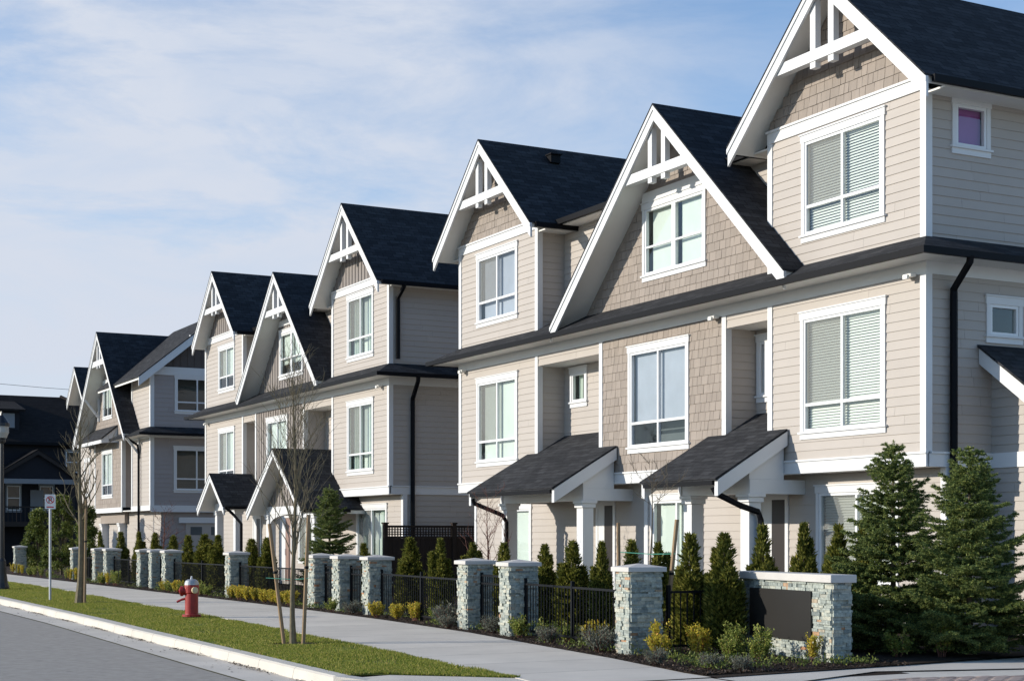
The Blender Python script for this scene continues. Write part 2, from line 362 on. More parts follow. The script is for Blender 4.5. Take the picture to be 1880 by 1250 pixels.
def battens(mb, fr, a0, a1, z0, z1, holes=(), lim=None, step=.24):
    siding(mb, fr, a0, a1, z0, z1, holes, lim, 9., 0.)
    a = a0 + .1
    while a < a1 - .03:
        zt = z1
        if lim:
            zt = z0
            while zt < z1 and lim(zt)[0] < a - .03 and lim(zt)[1] > a + .03: zt += .02
            zt = min(z1, zt - .02)
        segs = [(z0, zt)]
        for (h0, h1, g0, g1) in holes:
            if h0 < a + .02 and h1 > a - .02:
                segs = [t for s0, s1 in segs for t in ((s0, min(s1, g0)), (max(s0, g1), s1)) if t[1] - t[0] > .03]
        for s0, s1 in segs:
            if s1 - s0 > .05: mb.fbox(fr, a - .022, a + .022, s0, s1, 0, .022)
        a += step
WALLF = {'siding': siding, 'shingle': shingles, 'batten': battens}

# ------------------------------------------------------------------ building parts
def hole_of(w): a0, a1, z0, z1 = w[:4]; return (a0 + .10, a1 - .10, z0 + .13, z1 - .15)
def window(par, fr, a0, a1, z0, z1, fill='blind', mull=True, trans=.25, tint='glass', double=False, trim='trim', scr=True):
    """outer casing a0..a1 x z0..z1 incl. header and sill; glass is set back in a vinyl frame"""
    h0, h1, g0, g1 = hole_of((a0, a1, z0, z1))
    c = MB()
    c.fbox(fr, a0 + .02, h0, g0, g1, 0, .036); c.fbox(fr, h1, a1 - .02, g0, g1, 0, .036)
    c.fbox(fr, a0, a1, g1, z1 - .025, 0, .042); c.fbox(fr, a0 - .02, a1 + .02, z1 - .025, z1, 0, .06)
    c.fbox(fr, a0 - .015, a1 + .015, g0 - .035, g0, 0, .065); c.fbox(fr, a0 + .01, a1 - .01, z0, g0 - .035, 0, .034)
    w = c.build('window', trim, par)
    m = MB(); t = .05
    m.fbox(fr, h0, h0 + t, g0, g1, -.05, .022); m.fbox(fr, h1 - t, h1, g0, g1, -.05, .022)
    m.fbox(fr, h0 + t, h1 - t, g1 - t, g1, -.05, .022); m.fbox(fr, h0 + t, h1 - t, g0, g0 + t, -.05, .022)
    mid = (h0 + h1) / 2; zt = g0 + (g1 - g0) * trans
    if mull:
        q = .07 if double else .027
        m.fbox(fr, mid - q, mid + q, g0 + t, g1 - t, -.045, .018)
    if trans:
        q = .027 if not double else .02
        m.fbox(fr, h0 + t, h1 - t, zt - q, zt + q, -.044, .016)
    m.build('frame', 'vinyl', w)
    g = MB(); g.quad(fr(h0 + t, -.02, g0 + t), fr(h1 - t, -.02, g0 + t), fr(h1 - t, -.02, g1 - t), fr(h0 + t, -.02, g1 - t)); g.build('pane', tint, w)
    if scr and mull and not double:
        s = MB(); s.quad(fr(mid + .03, -.008, zt + .03), fr(h1 - t, -.008, zt + .03), fr(h1 - t, -.008, g1 - t), fr(mid + .03, -.008, g1 - t)); s.build('insect_screen', 'screen', w)
    r = MB(); D = -.55
    P = lambda a, d, z: fr(a, d, z)
    r.quad(P(h0, D, g0), P(h1, D, g0), P(h1, D, g1), P(h0, D, g1))
    r.quad(P(h0, -.05, g0), P(h1, -.05, g0), P(h1, D, g0), P(h0, D, g0)); r.quad(P(h0, -.05, g1), P(h1, -.05, g1), P(h1, D, g1), P(h0, D, g1))
    r.quad(P(h0, -.05, g0), P(h0, D, g0), P(h0, D, g1), P(h0, -.05, g1)); r.quad(P(h1, -.05, g0), P(h1, D, g0), P(h1, D, g1), P(h1, -.05, g1))
    r.build('room_recess', 'room', w)
    if fill == 'blind':
        b = MB(); n = int((g1 - g0) / .048)
        for k in range(n):
            z = g0 + .03 + k * .048
            b.quad(P(h0 + .03, -.080, z), P(h1 - .03, -.080, z), P(h1 - .03, -.115, z + .0445), P(h0 + .03, -.115, z + .0445))
        b.fbox(fr, h0 + .03, h1 - .03, g1 - .06, g1 - .01, -.13, -.08)
        b.build('blind', 'blind', w)
    elif fill in ('shade', 'purple_shade', 'grey_shade'):
        b = MB()
        if mull and not double: b.fbox(fr, h0 + .03, mid - .012, g0 + .01, g1 - .01, -.13, -.12); b.fbox(fr, mid + .012, h1 - .10, g0 + .01, g1 - .01, -.13, -.12)
        elif double: b.fbox(fr, h0 + .03, mid - .11, g0 + .01, g1 - .01, -.13, -.12); b.fbox(fr, mid + .03, h1 - .10, g0 + .01, g1 - .01, -.13, -.12)
        else: b.fbox(fr, h0 + .03, h1 - .03, g0 + .01, g1 - .01, -.10, -.09)
        b.build('roller_shade', fill, w)
    elif fill == 'curtain':
        b = MB()
        for (c0, c1) in ((h0 + .03, h0 + (h1 - h0) * .34), (h0 + (h1 - h0) * .62, h1 - .03)):
            n = max(6, int((c1 - c0) / .03)); pr = None
            for k in range(n + 1):
                a = c0 + (c1 - c0) * k / n; d = -.15 + .03 * math.sin(k * 1.9) + .012 * math.sin(k * 4.7)
                if pr: b.quad(P(pr[0], pr[1], g0), P(a, d, g0), P(a, d, g1), P(pr[0], pr[1], g1))
                pr = (a, d)
        b.build('curtain', 'curtain', w)
        s = MB(); s.fbox(fr, h0 + .02, h1 - .02, g0 + .01, g1 - .01, -.22, -.21); s.build('sheer', 'shade', w)
    elif fill in ('half', 'half_grey'):
        b = MB(); b.fbox(fr, h0 + .02, h1 - .02, g0 + (g1 - g0) * .27, g1 - .01, -.11, -.10); b.build('roller_shade', 'shade' if fill == 'half' else 'grey_shade', w)
    return w
def corner_board(par, fr, a, sgn, z0, z1, w=.105, trim='trim', wrap=True):
    """board along a vertical edge; sgn = direction in which the wall runs away from the edge"""
    c = MB(); c.fbox(fr, a - sgn * .028 if wrap else a, a + sgn * w, z0, z1, 0, .03)
    if wrap: c.fbox(fr, a - sgn * .028, a, z0, z1, -w, 0)
    return c.build('corner_board', trim, par)
def gable_roof(par, yc, half, zr, slope, x0, x1, th=.13, rake=.30, over_wall=None, trimm='trim', name='gable_roof', soff='soffit'):
    """roof with its ridge along X, gable towards the street at x0"""
    ze = zr - slope * half; r = MB()
    for s in (1, -1):
        P = [(yc, zr), (yc + s * half, ze), (yc + s * half, ze - .035), (yc, zr - .035)]
        if s < 0: P = P[::-1]
        r.prism(P, x0 - .03, x1)
    ro = r.build(name, 'roof', par, uv=True)
    u = MB()
    for s in (1, -1):
        h2 = half - .04
        P = [(yc, zr - .04), (yc + s * h2, zr - .04 - slope * h2), (yc + s * h2, zr - .04 - th - slope * h2), (yc, zr - .04 - th)]
        if s < 0: P = P[::-1]
        u.prism(P, x0 + .05, x1 - .02)
    u.build('soffit', soff, ro)
    for s in (1, -1):
        b = MB(); t = zr - .036; P = [(yc, t), (yc + s * half, t - slope * half), (yc + s * half, t - slope * half - rake * 1.07), (yc, t - rake)]
        Q = [(yc, t), (yc + s * (half + .012), t - slope * (half + .012)), (yc + s * (half + .012), t - slope * half - .10), (yc, t - .09)]
        if s < 0: P = P[::-1]; Q = Q[::-1]
        b.prism(P, x0, x0 + .048); b.prism(Q, x0 - .022, x0 - .001)
        b.build('rake_board', trimm, par)
    return ro
def gable_bracket(par, yc, zr, slope, x, zb, beam=.19, rake=.30, po=.235, pw=.07):
    half = (zr - rake - .05 - zb) / slope
    b = MB(); h0 = half + .06; h1 = half + .06 - beam / slope * .9
    b.prism([(yc - h0, zb), (yc + h0, zb), (yc + h1, zb + beam), (yc - h1, zb + beam)], x + .052, x + .20)
    o = b.build('gable_brace', 'trim', par)
    for s in (1, -1):
        p = MB(); y0 = yc + s * po; zt = zr - .2 - slope * po
        p.box(x + .07, x + .185, y0 - pw, y0 + pw, zb + beam + .001, zt)
        p.box(x + .07, x + .185, y0 - pw, y0 + pw, zb - .11, zb - .001)
        p.build('brace_post', 'trim', o)
def downspout(par, pts, r=.062):
    """rectangular black downpipe with brackets"""
    m = MB(); m.tube(pts, r, 6); return m.build('downspout', 'gutter', par)
def soffit_light(par, x, y, z):
    m = MB(); m.box(x - .06, x + .06, y - .09, y + .09, z - .05, z - .001); m.box(x - .10, x - .061, y - .05, y + .05, z - .085, z - .02)
    return m.build('security_light', 'fixture', par)

def porch_shed(par, B, y0, y1, r0, r1, zb):
    """shed porch roof against the front; its upper part runs on into the recess r0..r1"""
    W = 17.35; s = .575; zw = 3.60 + zb; xe = 15.80; f = lambda x: zw - s * (W - x)
    r = MB()
    def slab(ya, yb, xa, xb): r.prism([(xa, f(xa)), (xb, f(xb)), (xb, f(xb) - .045), (xa, f(xa) - .045)][::-1], ya, yb, 'y')
    slab(y0, y1, xe - .05, W - .042); slab(r0 + .03, r1 - .03, W - .0425, 18.04)
    ro = r.build('porch_roof', 'roof', par, uv=True)
    u = MB(); u.prism([(xe + .05, f(xe + .05) - .05), (W - .045, f(W) - .05), (W - .045, f(W) - .16), (xe + .05, f(xe + .05) - .16)][::-1], y0 + .101, y1 - .101, 'y'); u.build('soffit', 'soffit', ro)
    g = MB(); g.box(xe - .045, xe + .045, y0 + .11, y1 - .11, f(xe) - .15, f(xe) - .05); g.build('gutter', 'gutter', ro)
    for (ya, yb) in ((y0, y0 + .10), (y1 - .10, y1)):
        k = MB(); k.prism([(xe, f(xe) - .06), (W - .04, f(W) - .06), (W - .04, f(W) - .32), (xe, f(xe) - .34)][::-1], ya, yb, 'y'); k.build('rake_board', 'trim', par)
    for ya in (y0 + .103, y1 - .19):
        k = MB(); zt = 2.67 + zb; k.prism([(16.55, f(16.55) - .18), (W - .045, f(W) - .18), (W - .045, zt + .002), (16.55, zt + .002)][::-1], ya, ya + .08, 'y')
        k.box(16.55, 17.775, ya - .012, ya + .09, 2.42 + zb, zt)
        k.build('gable_panel', 'trim', par)
    k = MB(); k.box(16.57, 16.79, y0 + .21, y1 - .21, 2.42 + zb, 2.92 + zb); k.build('porch_beam', 'trim', par)
    for yc in (y0 + .24, y1 - .30 if y1 - y0 > 3 else y1 - .42):
        column(par, 16.68, yc, .12, 2.42 + zb)
    return ro
def column(par, x, y, z0, z1, w=.13):
    c = MB(); c.box(x - w, x + w, y - w, y + w, z0 + .181, z1 - .151); o = c.build('porch_column', 'trim', par, bevel=.008)
    k = MB(); k.box(x - w - .035, x + w + .035, y - w - .035, y + w + .035, z1 - .15, z1 - .06); k.box(x - w - .06, x + w + .06, y - w - .06, y + w + .06, z1 - .059, z1 - .001)
    k.build('capital', 'trim', o, bevel=.006)
    k = MB(); k.box(x - w - .04, x + w + .04, y - w - .04, y + w + .04, z0, z0 + .18); k.build('base', 'trim', o, bevel=.006)
def porch_gable(par, yc, half, zr, slope, zb, wallkind, back):
    xe = 15.80; ze = zr - slope * half
    ro = gable_roof(par, yc, half, zr, slope, xe, back, name='porch_roof', rake=.24)
    xw = 16.36; z0 = ze + .12
    lim = lambda z: (yc - (zr - .17 - z) / slope, yc + (zr - .17 - z) / slope)
    m = MB(); WALLF[wallkind](m, FS(xw), yc - half, yc + half, z0, zr - .2, (), lim); m.build('porch_gable_wall', wallkind, par)
    k = MB(); k.box(xw - .03, xw + .2, yc - half + .3, yc + half - .3, z0 - .24, z0); k.build('porch_beam', 'trim', par)
    if half > 2:      # arched brace under the beam
        a = MB(); n = 14; r0 = half - .62; P = [(yc - r0, z0 - .52)]
        for i in range(n + 1):
            t = math.pi * i / n; P.append((yc - (r0 - .08) * math.cos(t), z0 - .55 + .30 * math.sin(t)))
        P += [(yc + r0, z0 - .52), (yc + r0, z0 - .241), (yc - r0, z0 - .241)]
        for i in range(len(P) // 2 - 1):
            pass
        top = z0 - .241
        for i in range(1, n + 1):
            p, q = P[i], P[i + 1]; a.prism([(p[0], p[1]), (q[0], q[1]), (q[0], top), (p[0], top)], xw - .01, xw + .12)
        a.build('arched_brace', 'trim', par)
    for s in (1, -1):
        column(par, xw + .09, yc + s * (half - .48), .12, z0 - .24, .12)
        k = MB(); k.box(xw + .21, 17.77, yc + s * (half - .48) - .09, yc + s * (half - .48) + .09, z0 - .24, z0 - .01); k.build('side_beam', 'trim', par)
        k = MB(); k.box(xe + .02, 17.3, yc + s * (half + .02), yc + s * (half + .09), ze - .10, ze - .01); k.build('gutter', 'gutter', ro)
    return ro
def front_door(par, fr, a0, a1, z1, leaf='door_paint', side=True):
    """door in a white surround; a0..a1 outer"""
    t = MB(); t.fbox(fr, a0, a0 + .09, .2, z1, 0, .035); t.fbox(fr, a1 - .09, a1, .2, z1, 0, .035); t.fbox(fr, a0, a1, z1, z1 + .12, 0, .04)
    d = t.build('front_door', 'trim', par)
    ms = a0 + .091 + (a1 - a0 - .18) * .58
    m = MB(); m.fbox(fr, a0 + .091, ms, .2, z1 - .001, 0.001, .02); m.build('door_leaf', leaf, d)
    m = MB(); m.fbox(fr, ms + .001, a1 - .091, .2, z1 - .001, 0.001, .024); m.build('side_panel', 'trim', d)
    h = MB(); p = fr(a1 - .16, .05, 1.15); h.tube([fr(ms - .06, .02, 1.05), fr(ms - .06, .06, 1.08), fr(ms - .06, .06, 1.25), fr(ms - .06, .02, 1.28)], .012, 6); h.build('door_handle', 'galvanised', d)
    return d

def block(label, P):
    """three attached townhouses in one row; everything moves together so the row is one thing"""
    W = 17.35; GW = 17.78; RB = 18.05; XB = 27.5; z = P['dz']; y0, y1 = P['y0'], P['y1']
    T = thing('townhouse_row', label, 'house', (W, (y0 + y1) / 2, 0), group='townhouse rows along the street')
    tow = P['towers']; rec = P['recess']; mid = P['mid']; wins = P['wins']
    fs = FS(W); kind = P['kind']; pan = MB()
    zb0, zb1, zf0, zs = 2.77 + z, 3.01 + z, 5.82 + z, 6.42 + z
    S = MB(); Mw = MB()
    def wl(nm): return [w for w in wins if w['on'] == nm]
    def H(nm): return [hole_of(w['r']) for w in wl(nm)]
    # second floor fronts and third floor fronts
    for i, (a, b) in enumerate(tow):
        siding(S, fs, a, b, zb1, zf0, H('t2_%d' % i)); siding(S, fs, a, b, zs - .1, 8.74 + z, H('t3_%d' % i))
        for s, e in ((1, a), (-1, b)):
            corner_board(T, fs, e, s, zb1, zf0); corner_board(T, fs, e, s, zs - .05, 8.74 + z)
        k = MB(); k.fbox(fs, a - .03, b + .03, 8.74 + z, 8.93 + z, 0, .035); k.fbox(fs, a - .05, b + .05, 8.931 + z, 8.97 + z, 0, .06); k.build('gable_band', 'trim', T)
        zr, sl_, hf, yc = P['gz'][i], P['gs'][i], P['gh'][i], P['gc'][i]
        lim = lambda q, zr=zr, sl_=sl_, yc=yc: (yc - (zr - .17 - q) / sl_, yc + (zr - .17 - q) / sl_)
        g = MB(); WALLF[kind](g, fs, a, b, 8.97 + z, zr - .2, (), lim); g.build('gable_wall', kind, T)
        ro = gable_roof(T, yc, hf, zr, sl_, W - .53, XB)
        gable_bracket(T, yc, zr, sl_, W - .53, 9.70 + z)
        ze = zr - sl_ * hf
        for s in (1, -1):   # boxed eaves running back along the tower
            k = MB(); k.box(W + .0, XB, yc + s * (hf - .05), (a if s < 0 else b), ze - .10, ze - .07); k.build('eave_soffit', 'soffit', ro)
            k = MB(); k.box(W - .42, XB, yc + s * (hf + .005), yc + s * (hf + .075), ze - .12, ze - .01); k.build('gutter', 'gutter', ro)
    WALLF[P['midkind']](Mw, fs, mid[0], mid[1], zb1, zf0, H('m2'))
    Mw.build('middle_bay_wall', P['midkind'], T)
    for s, e in ((1, mid[0]), (-1, mid[1])): corner_board(T, fs, e, s, zb1, zf0)
    k = MB(); k.fbox(fs, y0 - .04, y1 + .04, zf0, zf0 + .2, 0.001, .03); k.build('frieze_board', 'trim', T)
    # recesses
    for i, (a, b) in enumerate(rec):
        siding(S, fs, a, b, 5.58 + z, zf0); siding(S, FS(RB), a, b, 3.3 + z, 5.58 + z, H('r_%d' % i))
        siding(S, FL(a), W, RB, 3.0 + z, 5.58 + z); siding(S, FR(b), W, RB, 3.0 + z, 5.58 + z)
        k = MB(); k.box(W + .001, RB, a, b, 5.579 + z, 5.60 + z); k.build('recess_ceiling', 'soffit', T)
    # overhang base: band, underside and ground floor
    for a, b in (*tow, mid):
        k = MB(); k.fbox(fs, a - .035, b + .035, zb0, zb1 - .035, 0, .035); k.fbox(fs, a - .055, b + .055, zb1 - .034, zb1, 0, .06); k.build('floor_band', 'trim', T)
    k = MB(); k.box(W + .001, GW + .02, y0, y1, zb0 + .002, zb0 + .04); k.build('overhang_underside', 'soffit', T)
    gs = FS(GW); G = MB(); siding(G, gs, y0, y1, .1, zb0, H('g')); G.build('ground_floor_wall', 'siding', T)
    corner_board(T, gs, y0, 1, .1, zb0); corner_board(T, gs, y1, -1, .1, zb0, wrap=False)
    for q in P.get('boards', ()): c = MB(); c.fbox(gs, q - .07, q + .07, .1, zb0, 0, .035); c.build('corner_board', 'trim', T)
    # side and back walls
    siding(S, FR(y0), W, XB, zb1, zf0, H('s2')); siding(S, FR(y0), W, XB, zs - .1, 8.75 + z, H('s3')); siding(S, FR(y0), GW, XB, .1, zb0, ())
    siding(S, FL(y1), W, XB, zb1, zf0); siding(S, FL(y1), W, XB, zs - .1, 8.75 + z); siding(S, FL(y1), GW, XB, .1, zb0)
    k = MB(); k.fbox(FR(y0), W + .036, XB, zb0, zb1 - .035, 0, .035); k.fbox(FR(y0), W + .061, XB, zb1 - .034, zb1, 0, .06); k.build('floor_band', 'trim', T)
    k = MB(); k.fbox(FL(y1), W + .036, XB, zb0, zb1, 0, .035); k.build('floor_band', 'trim', T)
    k = MB(); k.fbox(FR(y0), W + .001, XB, zf0, zf0 + .2, 0.001, .03); k.build('frieze_board', 'trim', T)
    siding(S, FB(XB), y0, y1, .1, 8.75 + z)
    # third floor: set-back wall and the big middle gable
    siding(S, FS(RB), tow[0][1], tow[1][0], zs + .1, 8.75 + z)
    siding(S, FL(tow[0][1]), W, RB, zs - .1, 8.75 + z); siding(S, FR(tow[1][0]), W, RB, zs - .1, 8.75 + z)
    S.build('siding_wall', 'siding', T)
    zr, sl_, hf, yc = P['mz'], P['ms'], P['mh'], P['mc']; MW = 17.5
    lim = lambda q: (yc - (zr - .17 - q) / sl_, yc + (zr - .17 - q) / sl_)
    g = MB(); WALLF[kind](g, FS(MW), tow[0][1] + .01, tow[1][0] - .01, zs + .02, zr - .2, H('m3'), lim); g.build('gable_wall', kind, T)
    k = MB(); q0 = lim(8.68 + z); k.fbox(FS(MW), q0[0], q0[1], 8.53 + z, 8.72 + z, 0.001, .045); k.build('gable_band', 'trim', T)
    gable_roof(T, yc, hf, zr, sl_, W - .53, XB); gable_bracket(T, yc, zr, sl_, W - .53, 8.77 + z)
    # main roof behind: low pitch, hidden from the street by its gutter
    k = MB(); k.box(17.6, XB, tow[0][1] + .4, tow[1][0] - .4, 8.78 + z, 8.86 + z); mr = k.build('main_roof', 'roof', T, uv=True)
    k = MB(); k.box(17.62, RB, tow[0][1], tow[1][0], 8.74 + z, 8.775 + z); k.build('eave_soffit', 'soffit', mr)
    k = MB(); k.box(17.52, 17.598, tow[0][1] + .01, tow[1][0] - .01, 8.75 + z, 8.87 + z); k.build('gutter', 'gutter', mr)
    # skirt roof between the floors, hipped at both ends
    e = .60; zt = 6.10 + z; sp = .535; i1 = 1.32; r = MB(); X0 = W - e
    A, Bq = (X0, y0 - e, zt), (X0, y1 + e, zt); C2, D2 = (X0 + i1, y0 - e + i1, zt + sp * i1), (X0 + i1, y1 + e - i1, zt + sp * i1)
    r.quad(Bq, A, C2, D2)
    r.quad(A, (XB, y0 - e, zt), (XB, y0 - e + i1, zt + sp * i1), C2); r.quad((XB, y1 + e, zt), Bq, D2, (XB, y1 + e - i1, zt + sp * i1))
    for p, q in ((Bq, A), (A, (XB, y0 - e, zt)), ((XB, y1 + e, zt), Bq)): r.quad((p[0], p[1], p[2] - .03), (q[0], q[1], q[2] - .03), q, p)
    sk = r.build('skirt_roof', 'roof', T, uv=True)
    k = MB(); k.box(X0 + .02, W - .031, y0 - e + .02, y1 + e - .02, zt - .08, zt - .05); k.box(W - .03, XB, y0 - e + .02, y0 - .031, zt - .08, zt - .05); k.box(W - .03, XB, y1 + .031, y1 + e - .02, zt - .08, zt - .05)
    k.build('skirt_soffit', 'soffit', sk)
    k = MB(); k.box(X0 - .06, X0 + .015, y0 - e - .06, y1 + e + .06, zt - .10, zt + .005); k.build('gutter', 'gutter', sk)
    k = MB(); k.box(X0 + .016, XB, y0 - e - .06, y0 - e + .015, zt - .10, zt + .005); k.build('gutter', 'gutter', sk)
    k = MB(); k.box(X0 + .016, XB, y1 + e - .015, y1 + e + .06, zt - .10, zt + .005); k.build('gutter', 'gutter', sk)
    # windows
    FRM = {'t2': fs, 't3': fs, 'm2': fs, 'm3': FS(MW), 'r_': FS(RB), 'g': gs, 's2': FR(y0), 's3': FR(y0)}
    for w in wins:
        key = w['on'][:2]; fr = FRM[key if key in FRM else 'g']
        window(T, fr, *w['r'], **w.get('k', {}))
    for x in P['lights']: soffit_light(T, W - .1, x, zf0 + .02)
    return T

# ------------------------------------------------------------------ the two matching rows
def w(on, a0, a1, z0, z1, **k): return dict(on=on, r=(a0, a1, z0, z1), k=k)
B1 = dict(dz=0, y0=18.68, y1=35.42, towers=[(18.68, 22.7), (31.35, 35.42)], recess=[(22.7, 24.03), (28.58, 31.35)], mid=(24.03, 28.58),
          kind='shingle', midkind='shingle', gc=[20.68, 33.33], gz=[11.18, 11.18], gs=[.94, .94], gh=[2.57, 2.57], mc=25.72, mz=10.17, ms=.94, mh=4.12,
          lights=[18.95, 24.3, 35.1], boards=[27.42], wins=[
    w('t2_0', 19.58, 21.81, 3.36, 5.60, fill='blind', trans=.24), w('t3_0', 19.60, 21.78, 6.80, 8.70, fill='blind', trans=.30),
    w('t2_1', 32.30, 34.47, 3.38, 5.58, fill='shade', tint='glass'), w('t3_1', 32.30, 34.47, 6.81, 8.64, fill='grey_shade', tint='glass_clear', trans=.3),
    w('m2', 25.22, 27.47, 3.38, 5.61, fill='half_grey', tint='glass_clear', scr=False), w('m3', 24.86, 27.15, 6.90, 8.53, fill='shade', double=True, trans=.42),
    w('r_1', 30.28, 31.08, 4.62, 5.55, fill='curtain', mull=False, trans=0), w('r_0', 23.62, 24.0, 4.2, 5.5, fill='shade', mull=False, trans=0),
    w('s3', 17.86, 18.72, 7.78, 8.73, fill='purple_shade', mull=False, trans=0), w('s2', 18.60, 19.43, 4.80, 5.58, fill='none', mull=False, trans=0),
    w('g', 19.75, 21.91, .72, 2.58, fill='blind', trans=0), w('g', 25.35, 27.28, .6, 2.55, fill='shade', trans=0, scr=False), w('g', 32.40, 33.52, .8, 2.48, fill='shade', trans=0, mull=False)])
T1 = block('nearest townhouse row, with shed porch roofs and shingled gables, behind the stone sign wall', B1)
porch_shed(T1, B1, 22.13, 24.56, 22.7, 24.03, 0); porch_shed(T1, B1, 27.87, 31.80, 28.58, 31.35, 0)
front_door(T1, FS(17.78), 22.68, 23.55, 2.34); front_door(T1, FS(17.78), 28.65, 29.45, 2.34)
downspout(T1, [(17.69, 18.06, 6.03), (17.69, 18.08, 5.93), (17.85, 18.59, 5.60), (17.85, 18.59, 5.42), (17.85, 18.59, .15)])
downspout(T1, [(15.82, 22.30, 2.52), (15.86, 22.28, 2.42), (16.35, 22.20, 2.20), (16.68, 22.15, 2.10), (16.74, 22.15, 1.95), (16.74, 22.15, .12)], .055)
downspout(T1, [(15.82, 31.65, 2.52), (15.86, 31.65, 2.42), (16.4, 31.3, 2.15), (16.5, 31.3, 2.0), (16.5, 31.3, .12)], .05)
def side_porch(T):     # lean-to roof over the side entry, sloping away from the side wall
    f = lambda y: 4.76 - .71 * (18.66 - y); ya, yb = 17.15, 18.655; xa, xb = 18.42, 21.2; r = MB()
    r.prism([(ya, f(ya)), (yb, f(yb)), (yb, f(yb) - .045), (ya, f(ya) - .045)], xa, xb); ro = r.build('porch_roof', 'roof', T, uv=True)
    k = MB(); k.prism([(ya, f(ya) - .05), (yb, f(yb) - .05), (yb, f(yb) - .31), (ya, f(ya) - .33)], xa + .03, xa + .075); k.build('rake_board', 'trim', T)
    k = MB(); k.prism([(ya + .05, f(ya + .05) - .05), (yb, f(yb) - .05), (yb, f(yb) - .15), (ya + .05, f(ya + .05) - .15)], xa + .08, xb); k.build('soffit', 'soffit', ro)
    k = MB(); k.box(xa + .05, xb, ya - .08, ya + .02, f(ya) - .13, f(ya) - .03); k.build('gutter', 'gutter', ro)
    s = MB(); yw = 17.55; siding(s, FS(18.75), yw, 18.68, .1, 4.6, (), lambda q: (max(yw, 18.66 - (4.56 - q) / .71), 18.68)); siding(s, FR(yw), 18.75, 21.2, .1, 3.75); s.build('entry_wall', 'siding', T)
    k = MB(); k.fbox(FS(18.75), yw - .04, 18.67, 2.77, 3.01, 0, .035); k.fbox(FR(yw), 18.75, 21.2, 2.77, 3.01, 0.001, .034); k.build('floor_band', 'trim', T)
    corner_board(T, FS(18.75), yw, 1, .1, 2.77)
side_porch(T1)
def roof_vent(T, x, y, z):
    m = MB(); m.box(x - .13, x + .13, y - .12, y + .10, z - .05, z + .14); m.box(x - .16, x + .16, y - .17, y + .12, z + .141, z + .17)
    return m.build('roof_vent', 'gutter', T)
roof_vent(T1, 18.6, 32.85, 10.74)
B2 = dict(dz=.08, y0=39.9, y1=57.17, towers=[(39.9, 44.2), (52.7, 57.17)], recess=[(44.2, 46.6), (51.35, 52.7)], mid=(46.6, 51.35),
          kind='batten', midkind='batten', gc=[42.13, 54.68], gz=[11.32, 11.24], gs=[.985, .97], gh=[2.62, 2.5], mc=48.05, mz=10.22, ms=.99, mh=3.85,
          lights=[40.4, 56.8], boards=[], wins=[
    w('t2_0', 40.98, 43.0, 3.46, 5.66, fill='curtain'), w('t3_0', 40.98, 43.0, 6.80, 8.78, fill='curtain', trans=.3),
    w('t2_1', 53.63, 55.55, 3.46, 5.63, fill='half', tint='glass'), w('t3_1', 53.63, 55.55, 6.90, 8.64, fill='half', trans=.3),
    w('m2', 48.1, 50.22, 3.46, 5.66, fill='half', scr=False), w('m3', 47.1, 49.35, 6.85, 8.5, fill='half', double=True, trans=.4),
    w('r_0', 44.35, 45.2, 4.5, 5.5, fill='shade', mull=False, trans=0),
    w('g', 41.0, 43.33, .8, 2.64, fill='curtain', trans=0), w('g', 46.9, 48.3, .8, 2.5, fill='curtain', trans=0)])
T2 = block('second townhouse row, with gabled porches and board and batten gables, beyond the brown lattice fence', B2)
porch_gable(T2, 45.2, 2.5, 4.36, .75, .08, 'batten', 18.04); porch_gable(T2, 51.6, 1.5, 3.83, .76, .08, 'siding', 17.34)
front_door(T2, FS(17.78), 48.9, 50.0, 2.3, 'door_red'); front_door(T2, FS(17.78), 52.0, 52.9, 2.3)
downspout(T2, [(17.60, 39.45, 8.66), (17.60, 39.48, 8.57), (17.57, 39.81, 8.32), (17.57, 39.81, 8.15), (17.57, 39.81, 6.62)])
downspout(T2, [(17.95, 39.27, 6.1), (17.95, 39.30, 5.96), (18.02, 39.81, 5.52), (18.02, 39.81, 5.35), (18.02, 39.81, .2)])
downspout(T2, [(15.83, 49.98, 2.66), (16.1, 49.95, 2.4), (16.3, 49.75, 2.1), (16.3, 49.75, .2)], .05)
roof_vent(T2, 19.2, 54.1, 10.78)

